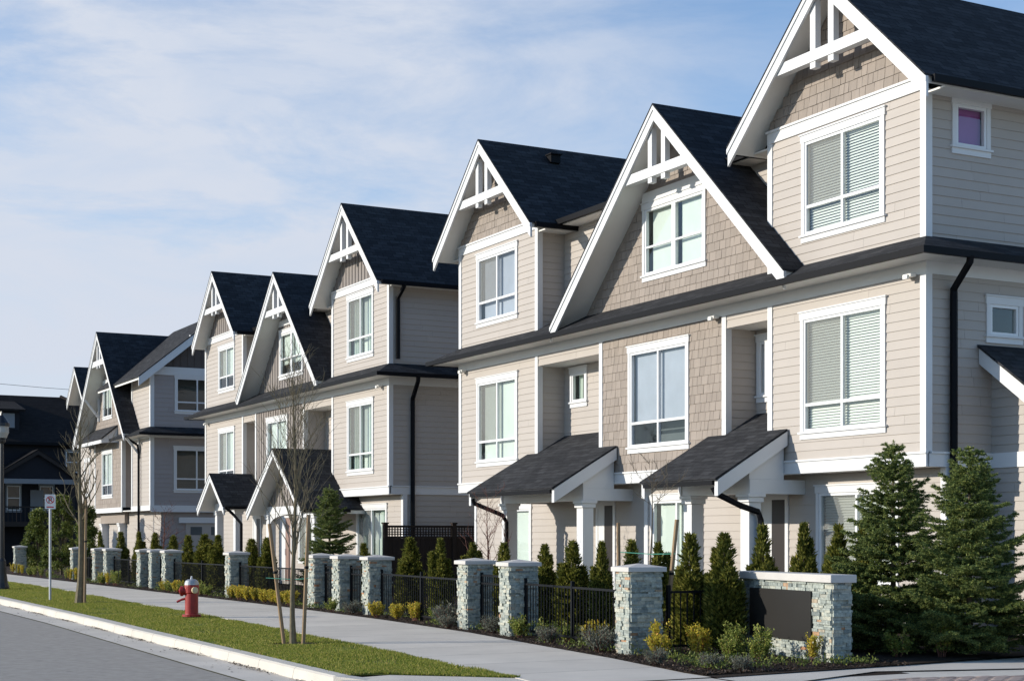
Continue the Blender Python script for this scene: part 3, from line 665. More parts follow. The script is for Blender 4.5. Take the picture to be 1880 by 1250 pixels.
# ------------------------------------------------------------------ third row, turned end on
def third_row():
    W = 17.35; T = thing('townhouse_row', 'third townhouse row with a braced shingled gable and shaded end wall, farthest along the street', 'house', (W, 72, 0), group='townhouse rows along the street')
    y0, y1 = 65.0, 78.3; XB = 27; S = MB(); fs = FS(W); tr = 'trim'
    sw = [(18.35, 20.35, 6.88, 8.55), (18.31, 20.35, 3.54, 5.53)]
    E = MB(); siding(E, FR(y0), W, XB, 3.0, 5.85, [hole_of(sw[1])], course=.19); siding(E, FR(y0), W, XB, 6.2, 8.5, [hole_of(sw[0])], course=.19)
    siding(E, FR(y0 + .2), W + .5, XB, .1, 2.8, course=.19); E.build('end_wall', 'siding_end_shaded', T)
    siding(S, fs, y0, 68.1, 6.2, 8.6, course=.19); siding(S, fs, y0, 68.1, 3.0, 5.85, course=.19)
    siding(S, FB(XB), y0, y1, .1, 8.5, course=.3); siding(S, FL(y1), W, XB, .1, 8.5, course=.3)
    siding(S, FS(W + .5), y0 + .2, y1, .1, 2.8, course=.19); siding(S, FS(W + .9), 68.1, 69.8, 2.9, 6.3, course=.19)
    siding(S, fs, 75.0, y1, 3.0, 5.9, (), course=.19)
    S.build('siding_wall', 'siding', T)
    D = MB(); siding(D, FR(69.8), W, W + .9, 3.0, 6.2, course=.19); D.build('recess_wall', 'siding_recess_shaded', T)
    for fr, r, f in ((FR(y0), sw[0], 'none'), (FR(y0), sw[1], 'none')): window(T, fr, *r, fill=f, trans=.27, scr=False)
    # shingled bay with a narrow window, big braced gable above
    yc, hf, zr, sl_ = 71.5, 4.9, 11.0, .995
    w2, w3 = (71.5, 73.6, 3.45, 5.70), (71.6, 73.4, 7.1, 8.95)
    m = MB(); shingles(m, fs, 69.8, 75.0, 3.0, 6.3, [hole_of(w2)], None, .2)
    lim = lambda q: (yc - (zr - .17 - q) / sl_, yc + (zr - .17 - q) / sl_)
    shingles(m, FS(W), 68.15, 76.3, 6.3, zr - .2, [hole_of(w3)], lim, .2); m.build('gable_wall', 'shingle', T)
    window(T, fs, *w2, fill='half', scr=False); window(T, fs, *w3, fill='half', scr=False, trans=0)
    window(T, fs, 76.0, 77.2, 3.6, 5.5, fill='none', mull=False, trans=0)
    gable_roof(T, yc, hf, zr, sl_, W - .75, XB); gable_bracket(T, yc, zr, sl_, W - .75, 9.45, beam=.25)
    for s in (1, -1):   # timber knee braces under the eaves
        k = MB(); yb = yc + s * (hf - .15) if s < 0 else yc + 2.6; zz = 6.05 if s < 0 else 8.1
        k.tube([(W - .7, yb, zz), (W - .02, yb, zz - .85)], .07, 4); k.tube([(W - .04, yb, zz + .05), (W - .04, yb, zz - 1.0)], .07, 4); k.build('knee_brace', tr, T)
    for e, s in ((69.8, 1), (75.0, -1)): corner_board(T, fs, e, s, 3.0, 6.0, .14)
    for e, s in ((y0, 1), (68.1, -1)):
        corner_board(T, fs, e, s, 3.0, 5.85, .14); corner_board(T, fs, e, s, 6.3, 8.6, .14)
    k = MB(); k.fbox(fs, y0 - .04, 68.14, 2.78, 3.0, 0, .04); k.fbox(fs, 69.76, y1, 2.78, 3.0, 0, .04); k.fbox(FR(y0), W, XB, 2.72, 3.0, 0.0, .042); k.build('floor_band', tr, T)
    k = MB(); k.box(W + .001, W + .52, y0, y1, 2.80, 2.84); k.build('overhang_underside', 'soffit', T)
    # small shed roof over the bay
    r = MB(); r.prism([(W - .75, 6.12), (W - .001, 6.75), (W - .001, 6.68), (W - .75, 6.06)][::-1], 70.6, 75.6, 'y'); ro = r.build('bay_roof', 'roof', T, uv=True)
    k = MB(); k.prism([(W - .74, 6.05), (W - .002, 6.66), (W - .002, 5.95), (W - .74, 5.9)][::-1], 70.65, 70.72, 'y'); k.prism([(W - .74, 6.05), (W - .002, 6.66), (W - .002, 5.95), (W - .74, 5.9)][::-1], 75.45, 75.52, 'y')
    k.box(W - .74, W - .70, 70.721, 75.449, 5.9, 6.05); k.build('bay_eave', tr, ro)
    # wing with its gable towards the neighbouring row
    xr, zt, s2 = 20.3, 11.28, .81; xe = 16.7
    f = lambda x: zt - s2 * abs(x - xr)
    r = MB()
    for sgn in (1, -1):
        X1 = xr + sgn * (xr - xe); P = [(xr, zt), (X1, f(X1)), (X1, f(X1) - .05), (xr, zt - .05)]
        if sgn > 0: P = P[::-1]
        r.prism(P, y0 - .55, 72, 'y')
    rw = r.build('wing_roof', 'roof', T, uv=True)
    k = MB()
    for sgn in (1, -1):
        X1 = xr + sgn * (xr - xe - .05); P = [(xr, zt - .055), (X1, f(X1) - .055), (X1, f(X1) - .18), (xr, zt - .18)]
        if sgn > 0: P = P[::-1]
        k.prism(P, y0 - .48, 71.9, 'y')
    k.build('soffit', 'soffit', rw)
    for sgn in (1, -1):
        k = MB(); X1 = xr + sgn * (xr - xe); P = [(xr, zt - .055), (X1, f(X1) - .055), (X1, f(X1) - .42), (xr, zt - .38)]
        if sgn > 0: P = P[::-1]
        k.prism(P, y0 - .54, y0 - .49, 'y'); k.build('rake_board', tr, T)
    limx = lambda q: (xr - (zt - .2 - q) / s2, xr + (zt - .2 - q) / s2)
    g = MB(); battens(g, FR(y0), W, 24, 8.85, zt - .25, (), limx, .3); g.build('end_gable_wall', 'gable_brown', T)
    k = MB(); k.fbox(FR(y0), W - .03, 24, 8.5, 8.85, 0, .05); k.build('gable_band', tr, T)
    k = MB(); k.box(18.9, 22.4, y0 - .5, y0 - .36, 10.0, 10.2); k.build('gable_brace', tr, T)
    # skirt roof round the wing
    r = MB(); e = .6; zt2 = 6.02; sp = .5
    r.quad((W - e, 69.6, zt2), (W - e, y0 - e, zt2), (W + .2, y0 + .2, zt2 + sp * .8), (W + .2, 69.6, zt2 + sp * .8)); r.quad((W - e, y0 - e, zt2), (XB, y0 - e, zt2), (XB, y0 + .2, zt2 + sp * .8), (W + .2, y0 + .2, zt2 + sp * .8))
    sk = r.build('skirt_roof', 'roof', T, uv=True)
    k = MB(); k.box(W - e + .02, W - .001, y0 - e + .02, 69.5, zt2 - .08, zt2 - .05); k.box(W, XB, y0 - e + .02, y0 - .001, zt2 - .08, zt2 - .05); k.build('skirt_soffit', 'soffit', sk)
    k = MB(); k.box(W - e - .06, W - e + .01, y0 - e - .06, 69.6, zt2 - .1, zt2 + .005); k.build('gutter', 'gutter', sk); k = MB(); k.box(W - e + .011, XB, y0 - e - .06, y0 - e + .01, zt2 - .1, zt2 + .005); k.build('gutter', 'gutter', sk)
    k = MB(); k.fbox(FR(y0), W, XB, 5.85, 5.94, .001, .04); k.fbox(fs, y0 - .04, 68.1, 5.85, 5.94, .001, .04); k.build('frieze_board', tr, T)
    # far gable of the same row
    gable_roof(T, 77.0, 1.75, 9.95, .92, W - .55, XB)
    m = MB(); lim2 = lambda q: (77.0 - (9.78 - q) / .92, 77.0 + (9.78 - q) / .92)
    siding(m, fs, 76.35, 78.3, 5.9, 9.6, (), lim2, course=.19); siding(m, FL(78.3), W, XB, 5.9, 8.45, course=.3); m.build('far_gable_wall', 'siding', T)
    # garage door under the end wall
    k = MB(); k.fbox(FR(y0 + .2), 18.9, 23.6, .1, 2.25, 0.001, .05); gd = k.build('garage_door', 'siding', T)
    for i in range(5):
        k = MB(); k.fbox(FR(y0 + .2), 19.1 + i * .9, 19.6 + i * .9, 1.75, 2.1, .0505, .056); k.build('garage_window', 'room', gd)
    k = MB(); k.fbox(FR(y0 + .2), 18.6, 24, 2.26, 2.5, .001, .12); k.build('garage_lintel', tr, T)
    m = MB(); m.box(W + .3, W + .48, 70.6, 75.2, 2.3, 2.8); m.build('entry_lintel', 'shingle', T)
    for yq in (71.2, 74.6): column(T, W + .35, yq, .1, 2.3, .16)
    downspout(T, [(W - .6, 66.8, 5.95), (W - .15, 66.6, 5.6), (W - .1, 66.6, 5.3), (W - .1, 66.6, .2)], .05)
    return T
third_row()

# ------------------------------------------------------------------ dark house across the side street
def dark_house():
    T = thing('dark_house', 'dark navy house with brown hip roof and gabled porch, at the far left', 'house', (19, 100, 0))
    Y0 = 100.; fr = FR(Y0); X0, X1 = 11., 27.; S = MB()
    wl_ = [(17.6, 18.6, 3.2, 5.0), (19.6, 20.6, 3.2, 5.0), (21.2, 22.4, 5.6, 7.2)]
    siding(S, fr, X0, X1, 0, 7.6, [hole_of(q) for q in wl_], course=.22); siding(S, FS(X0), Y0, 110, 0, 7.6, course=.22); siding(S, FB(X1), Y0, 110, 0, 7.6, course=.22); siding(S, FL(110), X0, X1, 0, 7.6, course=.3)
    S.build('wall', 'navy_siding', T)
    for q in wl_: window(T, fr, *q, fill='none', trans=.5, mull=False, trim='pale_trim', scr=False)
    r = MB(); e = .6; zE, zR = 7.55, 10.9
    A, B, C, D = (X0 - e, Y0 - e, zE), (X1 + e, Y0 - e, zE), (X1 + e, 110 + e, zE), (X0 - e, 110 + e, zE); p, q = (14.5, 105, zR), (22.0, 105, zR)
    r.quad(A, B, q, p); r.add([B, C, q], [(0, 1, 2)]); r.quad(C, D, p, q); r.add([D, A, p], [(0, 1, 2)]); r.quad(A, D, C, B); ro = r.build('roof', 'roof_brown', T, uv=True)
    k = MB(); k.box(X0 - e - .05, X1 + e + .05, Y0 - e - .06, Y0 - e, zE - .16, zE + .02); k.build('gutter', 'gutter', ro)
    k = MB(); k.tube([(X0 - e, Y0 - e, zE + .05), (14.5, 105, zR + .05)], .1, 6); k.tube([(X1 + e, Y0 - e, zE + .05), (22, 105, zR + .05)], .1, 6); k.build('ridge_cap', 'brown_wall', ro)
    # dormer
    m = MB(); m.box(15.2, 18.6, 100.8, 104, 8.1, 9.7); d = m.build('dormer', 'navy_siding', T)
    m = MB(); m.quad((14.9, 100.4, 9.65), (18.9, 100.4, 9.65), (18.9, 105, 10.6), (14.9, 105, 10.6)); m.quad((14.9, 100.4, 9.5), (18.9, 100.4, 9.5), (18.9, 100.4, 9.65), (14.9, 100.4, 9.65)); m.build('dormer_roof', 'roof_brown', d, uv=True)
    m = MB(); m.box(17.2, 18.3, 100.74, 100.799, 8.5, 9.4); m.build('dormer_window', 'pale_trim', d)
    # porch
    yf = 97.2; xc, h, zt, s = 19.0, 2.6, 7.0, .62; f = lambda x: zt - s * abs(x - xc)
    r = MB()
    for sg in (1, -1):
        P = [(xc, zt), (xc + sg * h, zt - s * h), (xc + sg * h, zt - s * h - .08), (xc, zt - .08)]
        if sg > 0: P = P[::-1]
        r.prism(P, yf - .3, 100, 'y')
    pr = r.build('porch_roof', 'roof_brown', T, uv=True)
    for sg in (1, -1):
        k = MB(); P = [(xc, zt - .09), (xc + sg * h, zt - s * h - .09), (xc + sg * h, zt - s * h - .32), (xc, zt - .32)]
        if sg > 0: P = P[::-1]
        k.prism(P, yf - .29, yf - .2, 'y'); k.build('rake_board', 'brown_wall', T)
    m = MB(); m.prism([(xc, zt - .2), (xc + h - .2, 5.2), (xc - h + .2, 5.2)], yf, yf + .1, 'y'); m.build('porch_gable', 'navy_siding', T)
    k = MB(); k.box(xc - 2.4, xc + 2.4, yf - .1, yf + .15, 4.9, 5.19); k.build('porch_beam', 'pale_trim', T)
    for dx in (-2.1, 2.1):
        k = MB(); k.box(xc + dx - .13, xc + dx + .13, yf - .05, yf + .21, 0, 4.89); k.build('porch_post', 'brown_wall', T)
    k = MB(); k.box(xc - 2.4, xc + 2.4, yf - .1, 100, 2.3, 2.6); k.box(xc - 2.4, xc + 2.4, yf - .06, yf - .02, 2.601, 3.5) if False else None; k.build('balcony_floor', 'brown_wall', T)
    k = MB(); k.box(xc - 2.0, xc + 2.0, yf - .02, yf + .03, 3.45, 3.53)
    for i in range(17): k.box(xc - 2.0 + i * .25, xc - 1.96 + i * .25, yf - .01, yf + .02, 2.601, 3.449)
    k.build('balcony_rail', 'brown_wall', T)
    m = MB(); m.box(19.1, 19.9, 99.93, 99.98, 2.62, 4.6); m.build('balcony_door', 'pale_trim', T)
dark_house()

# ------------------------------------------------------------------ ground
def strip(left, right, z, zr=None):
    m = MB()
    for (a, b), (c, d) in zip(zip(left, right), zip(left[1:], right[1:])):
        m.quad((a[0], a[1], z), (b[0], b[1], z if zr is None else zr), (d[0], d[1], z if zr is None else zr), (c[0], c[1], z))
    return m
def interp(P, y):
    for (x0, y0), (x1, y1) in zip(P, P[1:]):
        if y <= y1: return x0 + (x1 - x0) * (y - y0) / (y1 - y0)
    return P[-1][0]
ASPH = [(6.10, 15.0), (6.18, 18.7), (6.28, 22), (6.48, 27.5), (6.68, 33), (6.78, 40), (6.85, 48), (6.9, 60), (6.9, 90)]
KF = [(6.75, 15.0), (6.83, 18.7), (6.95, 22), (7.08, 27.5), (7.28, 33), (7.42, 40), (7.5, 48), (7.6, 60), (7.6, 90)]
KT = [(6.92, 15.0), (7.05, 18.3), (7.18, 22), (7.34, 27), (7.52, 32), (7.70, 40), (7.85, 46), (7.9, 60), (7.9, 90)]
SWL = [(8.45, 15.0), (8.62, 16.06), (8.80, 18.7), (9.08, 21.8), (9.44, 27), (9.75, 32), (10.05, 41), (10.55, 51), (10.65, 60), (10.7, 90)]
SWU = [(10.62, 14.9), (10.66, 15.64), (11.08, 17.86), (11.42, 20.4), (11.93, 24.0), (12.27, 28.6), (12.45, 33.3), (12.55, 38.3), (12.55, 46.5), (12.6, 59.4), (12.7, 70.7), (12.7, 90)]
YS = [15.0, 15.64, 16.06, 17, 17.86, 18.7, 20.4, 21.8, 22, 24, 27, 28.6, 32, 33.3, 36, 38.3, 41, 46, 51, 55, 60, 70.7, 90]
pl = lambda P, ys: [(interp(P, y), y) for y in ys]
g = MB(); g.quad((-300, -60, -.16), (400, -60, -.16), (400, 600, -.16), (-300, 600, -.16)); struct(g.build('ground', 'ground'))
rd = MB(); rd.quad((-9, -30, -.145), (6.1, -30, -.145), (6.1, 15, -.145), (-9, 15, -.145))
for (a, b) in zip(pl(ASPH, YS), pl(ASPH, YS)[1:]): rd.quad((-9, a[1], -.145), (a[0], a[1], -.145), (b[0], b[1], -.145), (-9, b[1], -.145))
struct(rd.build('road', 'asphalt'))
struct(strip(pl(ASPH, YS), pl(KF, YS), -.132, -.14).build('gutter_pan', 'concrete'))
YK = [q for q in YS if q >= 17] 
YK = [17.3] + [q for q in YS if q > 17.3]
def kerb():
    m = MB(); rng = random.Random(3)
    F = lambda y: interp(KF, y); Tt = lambda y: interp(KT, y)
    y = 17.3
    while y < 88:
        ye = y + 1.52 if y < 60 else y + 8
        a, b = y + .004, ye - .004
        for (p, q) in ((a, (a + b) / 2), ((a + b) / 2, b)):
            A = [(F(p), p, -.16), (F(q), q, -.16), (F(q) + .03, q, -.02), (F(p) + .03, p, -.02), (F(q) + .06, q, .004), (F(p) + .06, p, .004), (Tt(q), q, .008), (Tt(p), p, .008)]
            m.add(A, [(0, 1, 2, 3), (3, 2, 4, 5), (5, 4, 6, 7)])
        y = ye
    # dropped return at the corner
    k = 10
    A = [(F(17.3), 17.3), (7.1, 16.9), (7.6, 16.4), (8.2, 15.9), (8.5, 15.4)]
    for i, ((x0, yy0), (x1, yy1)) in enumerate(zip(A, A[1:])):
        h0, h1 = .008 - .036 * i, .008 - .036 * (i + 1)
        m.add([(x0, yy0, -.16), (x1, yy1, -.16), (x1, yy1, h1), (x0, yy0, h0), (x0 + .18, yy0 + .06, h0 + .002), (x1 + .16, yy1 + .1, h1 + .002)], [(0, 1, 2, 3), (3, 2, 5, 4)])
    return struct(m.build('kerb', 'kerb'))
kerb()
vy = [17.3, 17.9] + [q for q in YS if q > 18]
v = MB(); v.add([(7.0, 17.35, .002), (7.5, 17.25, .002), (8.1, 16.65, .002), (8.62, 16.06, .002), (interp(SWL, 17.9), 17.9, .002), (interp(KT, 17.9), 17.9, .002)], [(0, 1, 2, 3, 4, 5)])
for a, b in zip(vy[1:], vy[2:]): v.quad((interp(KT, a), a, .002), (interp(SWL, a), a, .002), (interp(SWL, b), b, .002), (interp(KT, b), b, .002))
struct(v.build('verge_soil', 'lawn'))
def slabs():
    m = MB(); y = 15.0; 
    while y < 88:
        ye = y + 1.5
        a, b = y + .006, ye - .006
        m.add([(interp(SWL, a), a, .012), (interp(SWU, a), a, .016), (interp(SWU, b), b, .016), (interp(SWL, b), b, .012), (interp(SWL, a), a, -.05), (interp(SWL, b), b, -.05)], [(0, 1, 2, 3), (4, 0, 3, 5)])
        y = ye
    return struct(m.build('sidewalk', 'concrete'))
slabs()
sj = MB(); sj.quad((8.2, 14.5, -.004), (13.2, 14.5, -.004), (13.2, 89, -.004), (10.4, 89, -.004), (9.6, 32, -.004)); struct(sj.build('sidewalk_base', 'soil'))
# corner apron, side sidewalk and the paved drive
ap = MB(); ap.quad((6.4, 8, -.12), (10.62, 8, -.1), (10.62, 14.99, .006), (8.45, 14.99, .006)); ap.add([(6.85, 17.3, -.03), (6.4, 8, -.12), (8.45, 14.99, .006), (8.45, 15.0, .006), (8.62, 16.06, .006), (8.1, 16.65, -.0), (7.5, 17.25, -.004)], [(0, 1, 2, 3, 4, 5, 6)])
struct(ap.build('corner_apron', 'concrete'))
ss = MB(); ss.add([(10.62, 13.9, .010), (12.9, 14.78, .010), (14.8, 14.25, .010), (30, 11.0, .010), (30, 15.3, .010), (14.45, 15.56, .012), (13.28, 15.59, .012), (12.03, 15.33, .012), (10.62, 14.9, .012)], [tuple(range(9))]); struct(ss.build('side_path', 'concrete'))
pv = MB(); rng = random.Random(5)
for i in range(40):
    for j in range(14):
        x, y = 10.65 + i * .22 + (.11 if j % 2 else 0), 13.95 - j * .115
        yy = y - max(0, x - 12.7) * .28 + max(0, 12.7 - x) * -.10
        pv.box(x + .004, x + .212, yy - .108, yy - .004, -.04, .004 + rng.uniform(0, .003))
struct(pv.build('paver_strip', 'paver'))
pd = MB(); pd.quad((10.6, -20, -.008), (40, -20, -.008), (40, 15.2, -.008), (10.6, 15.2, -.008)); struct(pd.build('driveway', 'concrete'))
bed = MB()
U = pl(SWU, [14.9, 15.64, 17.86, 20.4, 24, 28.6, 33.3, 38.3, 46.5, 59.4, 70.7, 90])
for a, b in zip(U, U[1:]): bed.quad((a[0], a[1], .02), (17.78, a[1] if a[1] > 15.7 else 15.62, .05), (17.78, b[1] if b[1] > 15.7 else 15.63, .05), (b[0], b[1], .02))
bed.quad((17.78, 15.62, .05), (40, 12.5, .05), (40, 90, .045), (17.78, 90, .045))
struct(bed.build('planting_bed', 'soil'))

# ------------------------------------------------------------------ card clouds (leaves, needles, grass, chips)
def cards(P, D, Nn, ln, wd, name, m, parent=None, bend=0.):
    """one small leaf per point: P base, D direction, Nn side reference, ln length, wd width; diamond shaped"""
    P = np.asarray(P, float); D = np.asarray(D, float); D /= np.linalg.norm(D, axis=1, keepdims=True) + 1e-9
    S = np.cross(D, Nn); S /= np.linalg.norm(S, axis=1, keepdims=True) + 1e-9
    ln = np.broadcast_to(np.asarray(ln, float), (len(P),))[:, None]; wd = np.broadcast_to(np.asarray(wd, float), (len(P),))[:, None]
    M = P + D * ln * .45
    V = np.stack([P, M + S * wd * .5, P + D * ln, M - S * wd * .5], 1).reshape(-1, 3)
    n = len(P); me = bpy.data.meshes.new(name)
    me.vertices.add(4 * n); me.vertices.foreach_set('co', V.astype(np.float32).ravel())
    me.loops.add(4 * n); me.loops.foreach_set('vertex_index', np.arange(4 * n, dtype=np.int32))
    me.polygons.add(n); me.polygons.foreach_set('loop_start', np.arange(0, 4 * n, 4, dtype=np.int32))
    try: me.polygons.foreach_set('loop_total', np.full(n, 4, dtype=np.int32))
    except Exception: pass
    me.update(calc_edges=True); me.validate()
    return link_mesh(name, me, m, parent)
def rvec(n): 
    v = RNG.normal(size=(n, 3)); return v / np.linalg.norm(v, axis=1, keepdims=True)
def grass():
    n = 150000; y = 16.1 + (60 - 16.1) * RNG.random(n * 2) ** 1.7; t = RNG.random(n * 2)
    xa = np.interp(y, [p[1] for p in KT], [p[0] for p in KT]); xb = np.interp(y, [p[1] for p in SWL], [p[0] for p in SWL])
    x = xa + .015 + (xb - xa - .015) * t + RNG.normal(size=n * 2) * .022 + .03 * np.sin(y * 4.1) * (t > .9)
    ok = (y > 17.35) | (x > 7.45 + (17.35 - y) * .92); ok &= (np.hypot(x - 8.33, y - 22.84) > .34 + .1 * np.sin(9 * x)) & (np.hypot(x - 8.77, y - 39.51) > .3)
    ok &= RNG.random(n * 2) < .66 + .6 * np.sin(x * 2.3 + 1.3 * np.sin(y * .9)) * np.sin(y * 1.7 + np.sin(x * 3.3))
    x, y = x[ok][:n], y[ok][:n]; k = len(x)
    P = np.stack([x, y, np.full(k, .0)], 1); D = np.stack([RNG.normal(size=k) * .45, RNG.normal(size=k) * .45, np.ones(k)], 1)
    pat = .5 + .5 * np.sin(x * 3.1 + 1.7 * np.sin(y * 1.3)) * np.sin(y * 2.3 + np.sin(x * 2.1))
    o = cards(P, D, rvec(k), .022 + .022 * RNG.random(k) + .014 * pat, .008 + .006 * RNG.random(k), 'grass', 'grass')
    tag(o, 'short green verge grass between the kerb and the sidewalk', 'grass', kind='stuff')
grass()
tp = MB()
for cx_, cy_, rr_ in ((8.33, 22.84, .40), (8.77, 39.51, .36)):
    ring = [(cx_ + rr_ * (1 + .15 * math.sin(5 * t)) * math.cos(t), cy_ + rr_ * (1 + .15 * math.sin(5 * t)) * math.sin(t), .006) for t in [2 * math.pi * q / 18 for q in range(18)]]
    tp.quad(*ring)
struct(tp.build('tree_pit_soil', 'soil'))
def chips():
    n = 26000; y = 15.2 + 45 * RNG.random(n) ** 1.9; xa = np.interp(y, [p[1] for p in SWU], [p[0] for p in SWU])
    x = xa + .03 + 3.2 * RNG.random(n) ** 1.6; P = np.stack([x, y, .025 + .02 * RNG.random(n)], 1)
    D = np.stack([RNG.normal(size=n), RNG.normal(size=n), RNG.normal(size=n) * .35], 1)
    o = cards(P, D, rvec(n) * .3 + np.array([0, 0, 1]), .02 + .04 * RNG.random(n), .012 + .018 * RNG.random(n), 'bark_mulch', 'chips')
    tag(o, 'dark bark mulch covering the planting bed', 'mulch', kind='stuff')
chips()
def litter():
    n = 5200; y = 16.5 + 40 * RNG.random(n) ** 1.5; x = np.interp(y, [p[1] for p in KF], [p[0] for p in KF]) - .015 - np.abs(RNG.normal(size=n)) * .05
    far = RNG.random(n) < .12; x = np.where(far, x - .5 * RNG.random(n), x); x = np.where(RNG.random(n) < .5 + .5 * np.sin(y * 2.7 + np.sin(y * 6.1)), x, x - 0)
    keep = RNG.random(n) < .45 + .5 * np.sin(y * 1.9); x, y = x[keep], y[keep]; k = len(x)
    P = np.stack([x, y, np.full(k, -.128) + .006 * RNG.random(k)], 1); D = np.stack([RNG.normal(size=k), RNG.normal(size=k), RNG.normal(size=k) * .12], 1)
    tag(cards(P, D, RNG.normal(size=(k, 3)) * .15 + np.array([0, 0, 1]), .02 + .035 * RNG.random(k), .012 + .02 * RNG.random(k), 'leaf_litter', 'chips'), 'dry brown leaf litter lying in the gutter along the kerb', 'leaf litter', kind='stuff')
litter()

def ground_cover():
    n = 260; y = 15.5 + 50 * RNG.random(n) ** 1.5; x = np.interp(y, [p[1] for p in SWU], [p[0] for p in SWU]) + .22 + 2.6 * RNG.random(n) ** 1.2
    Ps, Ds = [], []
    for a, b in zip(x, y):
        k = 60; q = RNG.normal(size=(k, 3)) * np.array([.10, .10, .045]); q[:, 2] = np.abs(q[:, 2]) + .02; Ps.append(q + np.array([a, b, .02])); Ds.append(RNG.normal(size=(k, 3)) * .6 + np.array([0, 0, .8]))
    P = np.concatenate(Ps); D = np.concatenate(Ds); k = len(P)
    tag(cards(P, D, rvec(k), .03 + .03 * RNG.random(k), .012 + .014 * RNG.random(k), 'ground_cover', 'laurel_leaf'), 'patchy low green ground cover among the bark mulch', 'ground cover', kind='stuff')
ground_cover()

# ------------------------------------------------------------------ ledgestone pillars and sign wall
def ledge(mb, x0, x1, y0, y1, z0, z1, rng, faces='xXyY'):
    """rows of thin stones round a core"""
    z = z0
    while z < z1 - .012:
        h = min(rng.choice((.026, .032, .04, .05)), z1 - z)
        if z1 - z - h < .02: h = z1 - z
        for f in faces:
            a0, a1 = (y0, y1) if f in 'xX' else (x0, x1); a = a0
            while a < a1 - .005:
                wd = rng.uniform(.05, .20); b = a1 if a1 - (a + wd) < .04 else a + wd
                d = rng.choice((.004, .010, .016, .024, .034)) + rng.uniform(-.003, .004); e = .0007
                if f == 'x': mb.box(x0 - d, x0 + .02, a + e, b - e, z + e, z + h - e)
                elif f == 'X': mb.box(x1 - .02, x1 + d, a + e, b - e, z + e, z + h - e)
                elif f == 'y': mb.box(a + e, b - e, y0 - d, y0 + .02, z + e, z + h - e)
                else: mb.box(a + e, b - e, y1 - .02, y1 + d, z + e, z + h - e)
                a = b
        z += h
    mb.box(x0 + .004, x1 - .004, y0 + .004, y1 - .004, z0, z1)
def pillar_mesh(seed):
    rng = random.Random(seed); m = MB(); ledge(m, -.24, .24, -.22, .22, -.02, 1.17, rng)
    c = MB(); e = .06; zc = 1.171
    c.add([(-.24 - e, -.22 - e, zc), (.24 + e, -.22 - e, zc), (.24 + e, .22 + e, zc), (-.24 - e, .22 + e, zc), (-.24 - e, -.22 - e, zc + .065), (.24 + e, -.22 - e, zc + .065), (.24 + e, .22 + e, zc + .065), (-.24 - e, .22 + e, zc + .065), (0, 0, zc + .115)],
          [(3, 2, 1, 0), (0, 1, 5, 4), (1, 2, 6, 5), (2, 3, 7, 6), (3, 0, 4, 7), (4, 5, 8), (5, 6, 8), (6, 7, 8), (7, 4, 8)])
    return m, c
PM = []
FEN = [(11.57, 18.27), (12.01, 22.65), (12.21, 24.65), (12.69, 30.23), (12.80, 32.2), (12.87, 33.93), (13.05, 40.77), (13.15, 47.52), (13.2, 49.25), (13.22, 50.8), (13.3, 55.75), (13.3, 57.5), (13.35, 61.41), (13.5, 74.14)]
PLAB = ['stone pillar nearest the camera, beside the yellow shrub and the sign wall', 'stone pillar on the near side of the first iron gate, behind a golden shrub row', 'stone pillar on the far side of the first iron gate, beside the railing with cedars',
        'nearest of three stone pillars right of the staked street tree', 'middle one of the three stone pillars right of the staked street tree', 'farthest of the three stone pillars right of the staked street tree, touching its stake',
        'lone stone pillar between the hydrant and the staked street tree', 'nearest of three stone pillars just left of the hydrant', 'middle one of the three stone pillars left of the hydrant', 'farthest of the three stone pillars left of the hydrant',
        'right one of the pillar pair halfway between hydrant and far tree', 'left one of the pillar pair halfway between hydrant and far tree', 'stone pillar half hidden behind the far street tree trunk', 'farthest stone pillar, left of the parking sign and the big evergreens']
pil = []
for i in range(3):
    T = None
PROT = []
for i, (x, y) in enumerate(FEN):
    j = min(i + 1, len(FEN) - 1); k = max(i - 1, 0); rz = -math.atan2(FEN[j][0] - FEN[k][0], FEN[j][1] - FEN[k][1])
    c, s = math.cos(rz), math.sin(rz); ox, oy = .24, .22
    loc = (x + ox * c - oy * s, y + ox * s + oy * c, 0)
    if i < 3:
        T = thing('stone_pillar', PLAB[i], 'pillar', (0, 0, 0), 0, 'ledgestone pillars along the sidewalk')
        m, cp = pillar_mesh(40 + i); m.build('stone_body', 'stone', T); cp.build('cap', 'cap_stone', T, bevel=.006)
        PROT.append(T)
    else:
        src = PROT[i % 3]; T = src.copy(); COL.objects.link(T); T['label'] = PLAB[i]
        for ch in src.children: q = ch.copy(); COL.objects.link(q); q.parent = T
    T.location = loc; T.rotation_euler = (0, 0, rz + (math.pi if (i // 3) % 2 else 0)); pil.append((loc, rz))
def sign_wall():
    rz = R(-8.0); T = thing('sign_wall', 'low stone sign wall with a blank dark plaque at the corner bed', 'sign', (13.49, 18.40, 0))
    T.rotation_euler = (0, 0, rz); T.location = (13.49, 18.40, 0); ORG[T.name] = Vector((0, 0, 0))
    m = MB(); ledge(m, 0, .27, -2.56, 0, -.02, 1.06, random.Random(9)); m.build('stone_body', 'stone', T)
    c = MB(); c.box(-.06, .33, -2.62, .06, 1.061, 1.165); c.build('cap', 'cap_stone', T, bevel=.008)
    p = MB(); p.box(-.045, -.0, -2.09, -.43, .27, .94); p.build('plaque', 'plaque', T, bevel=.004)
sign_wall()
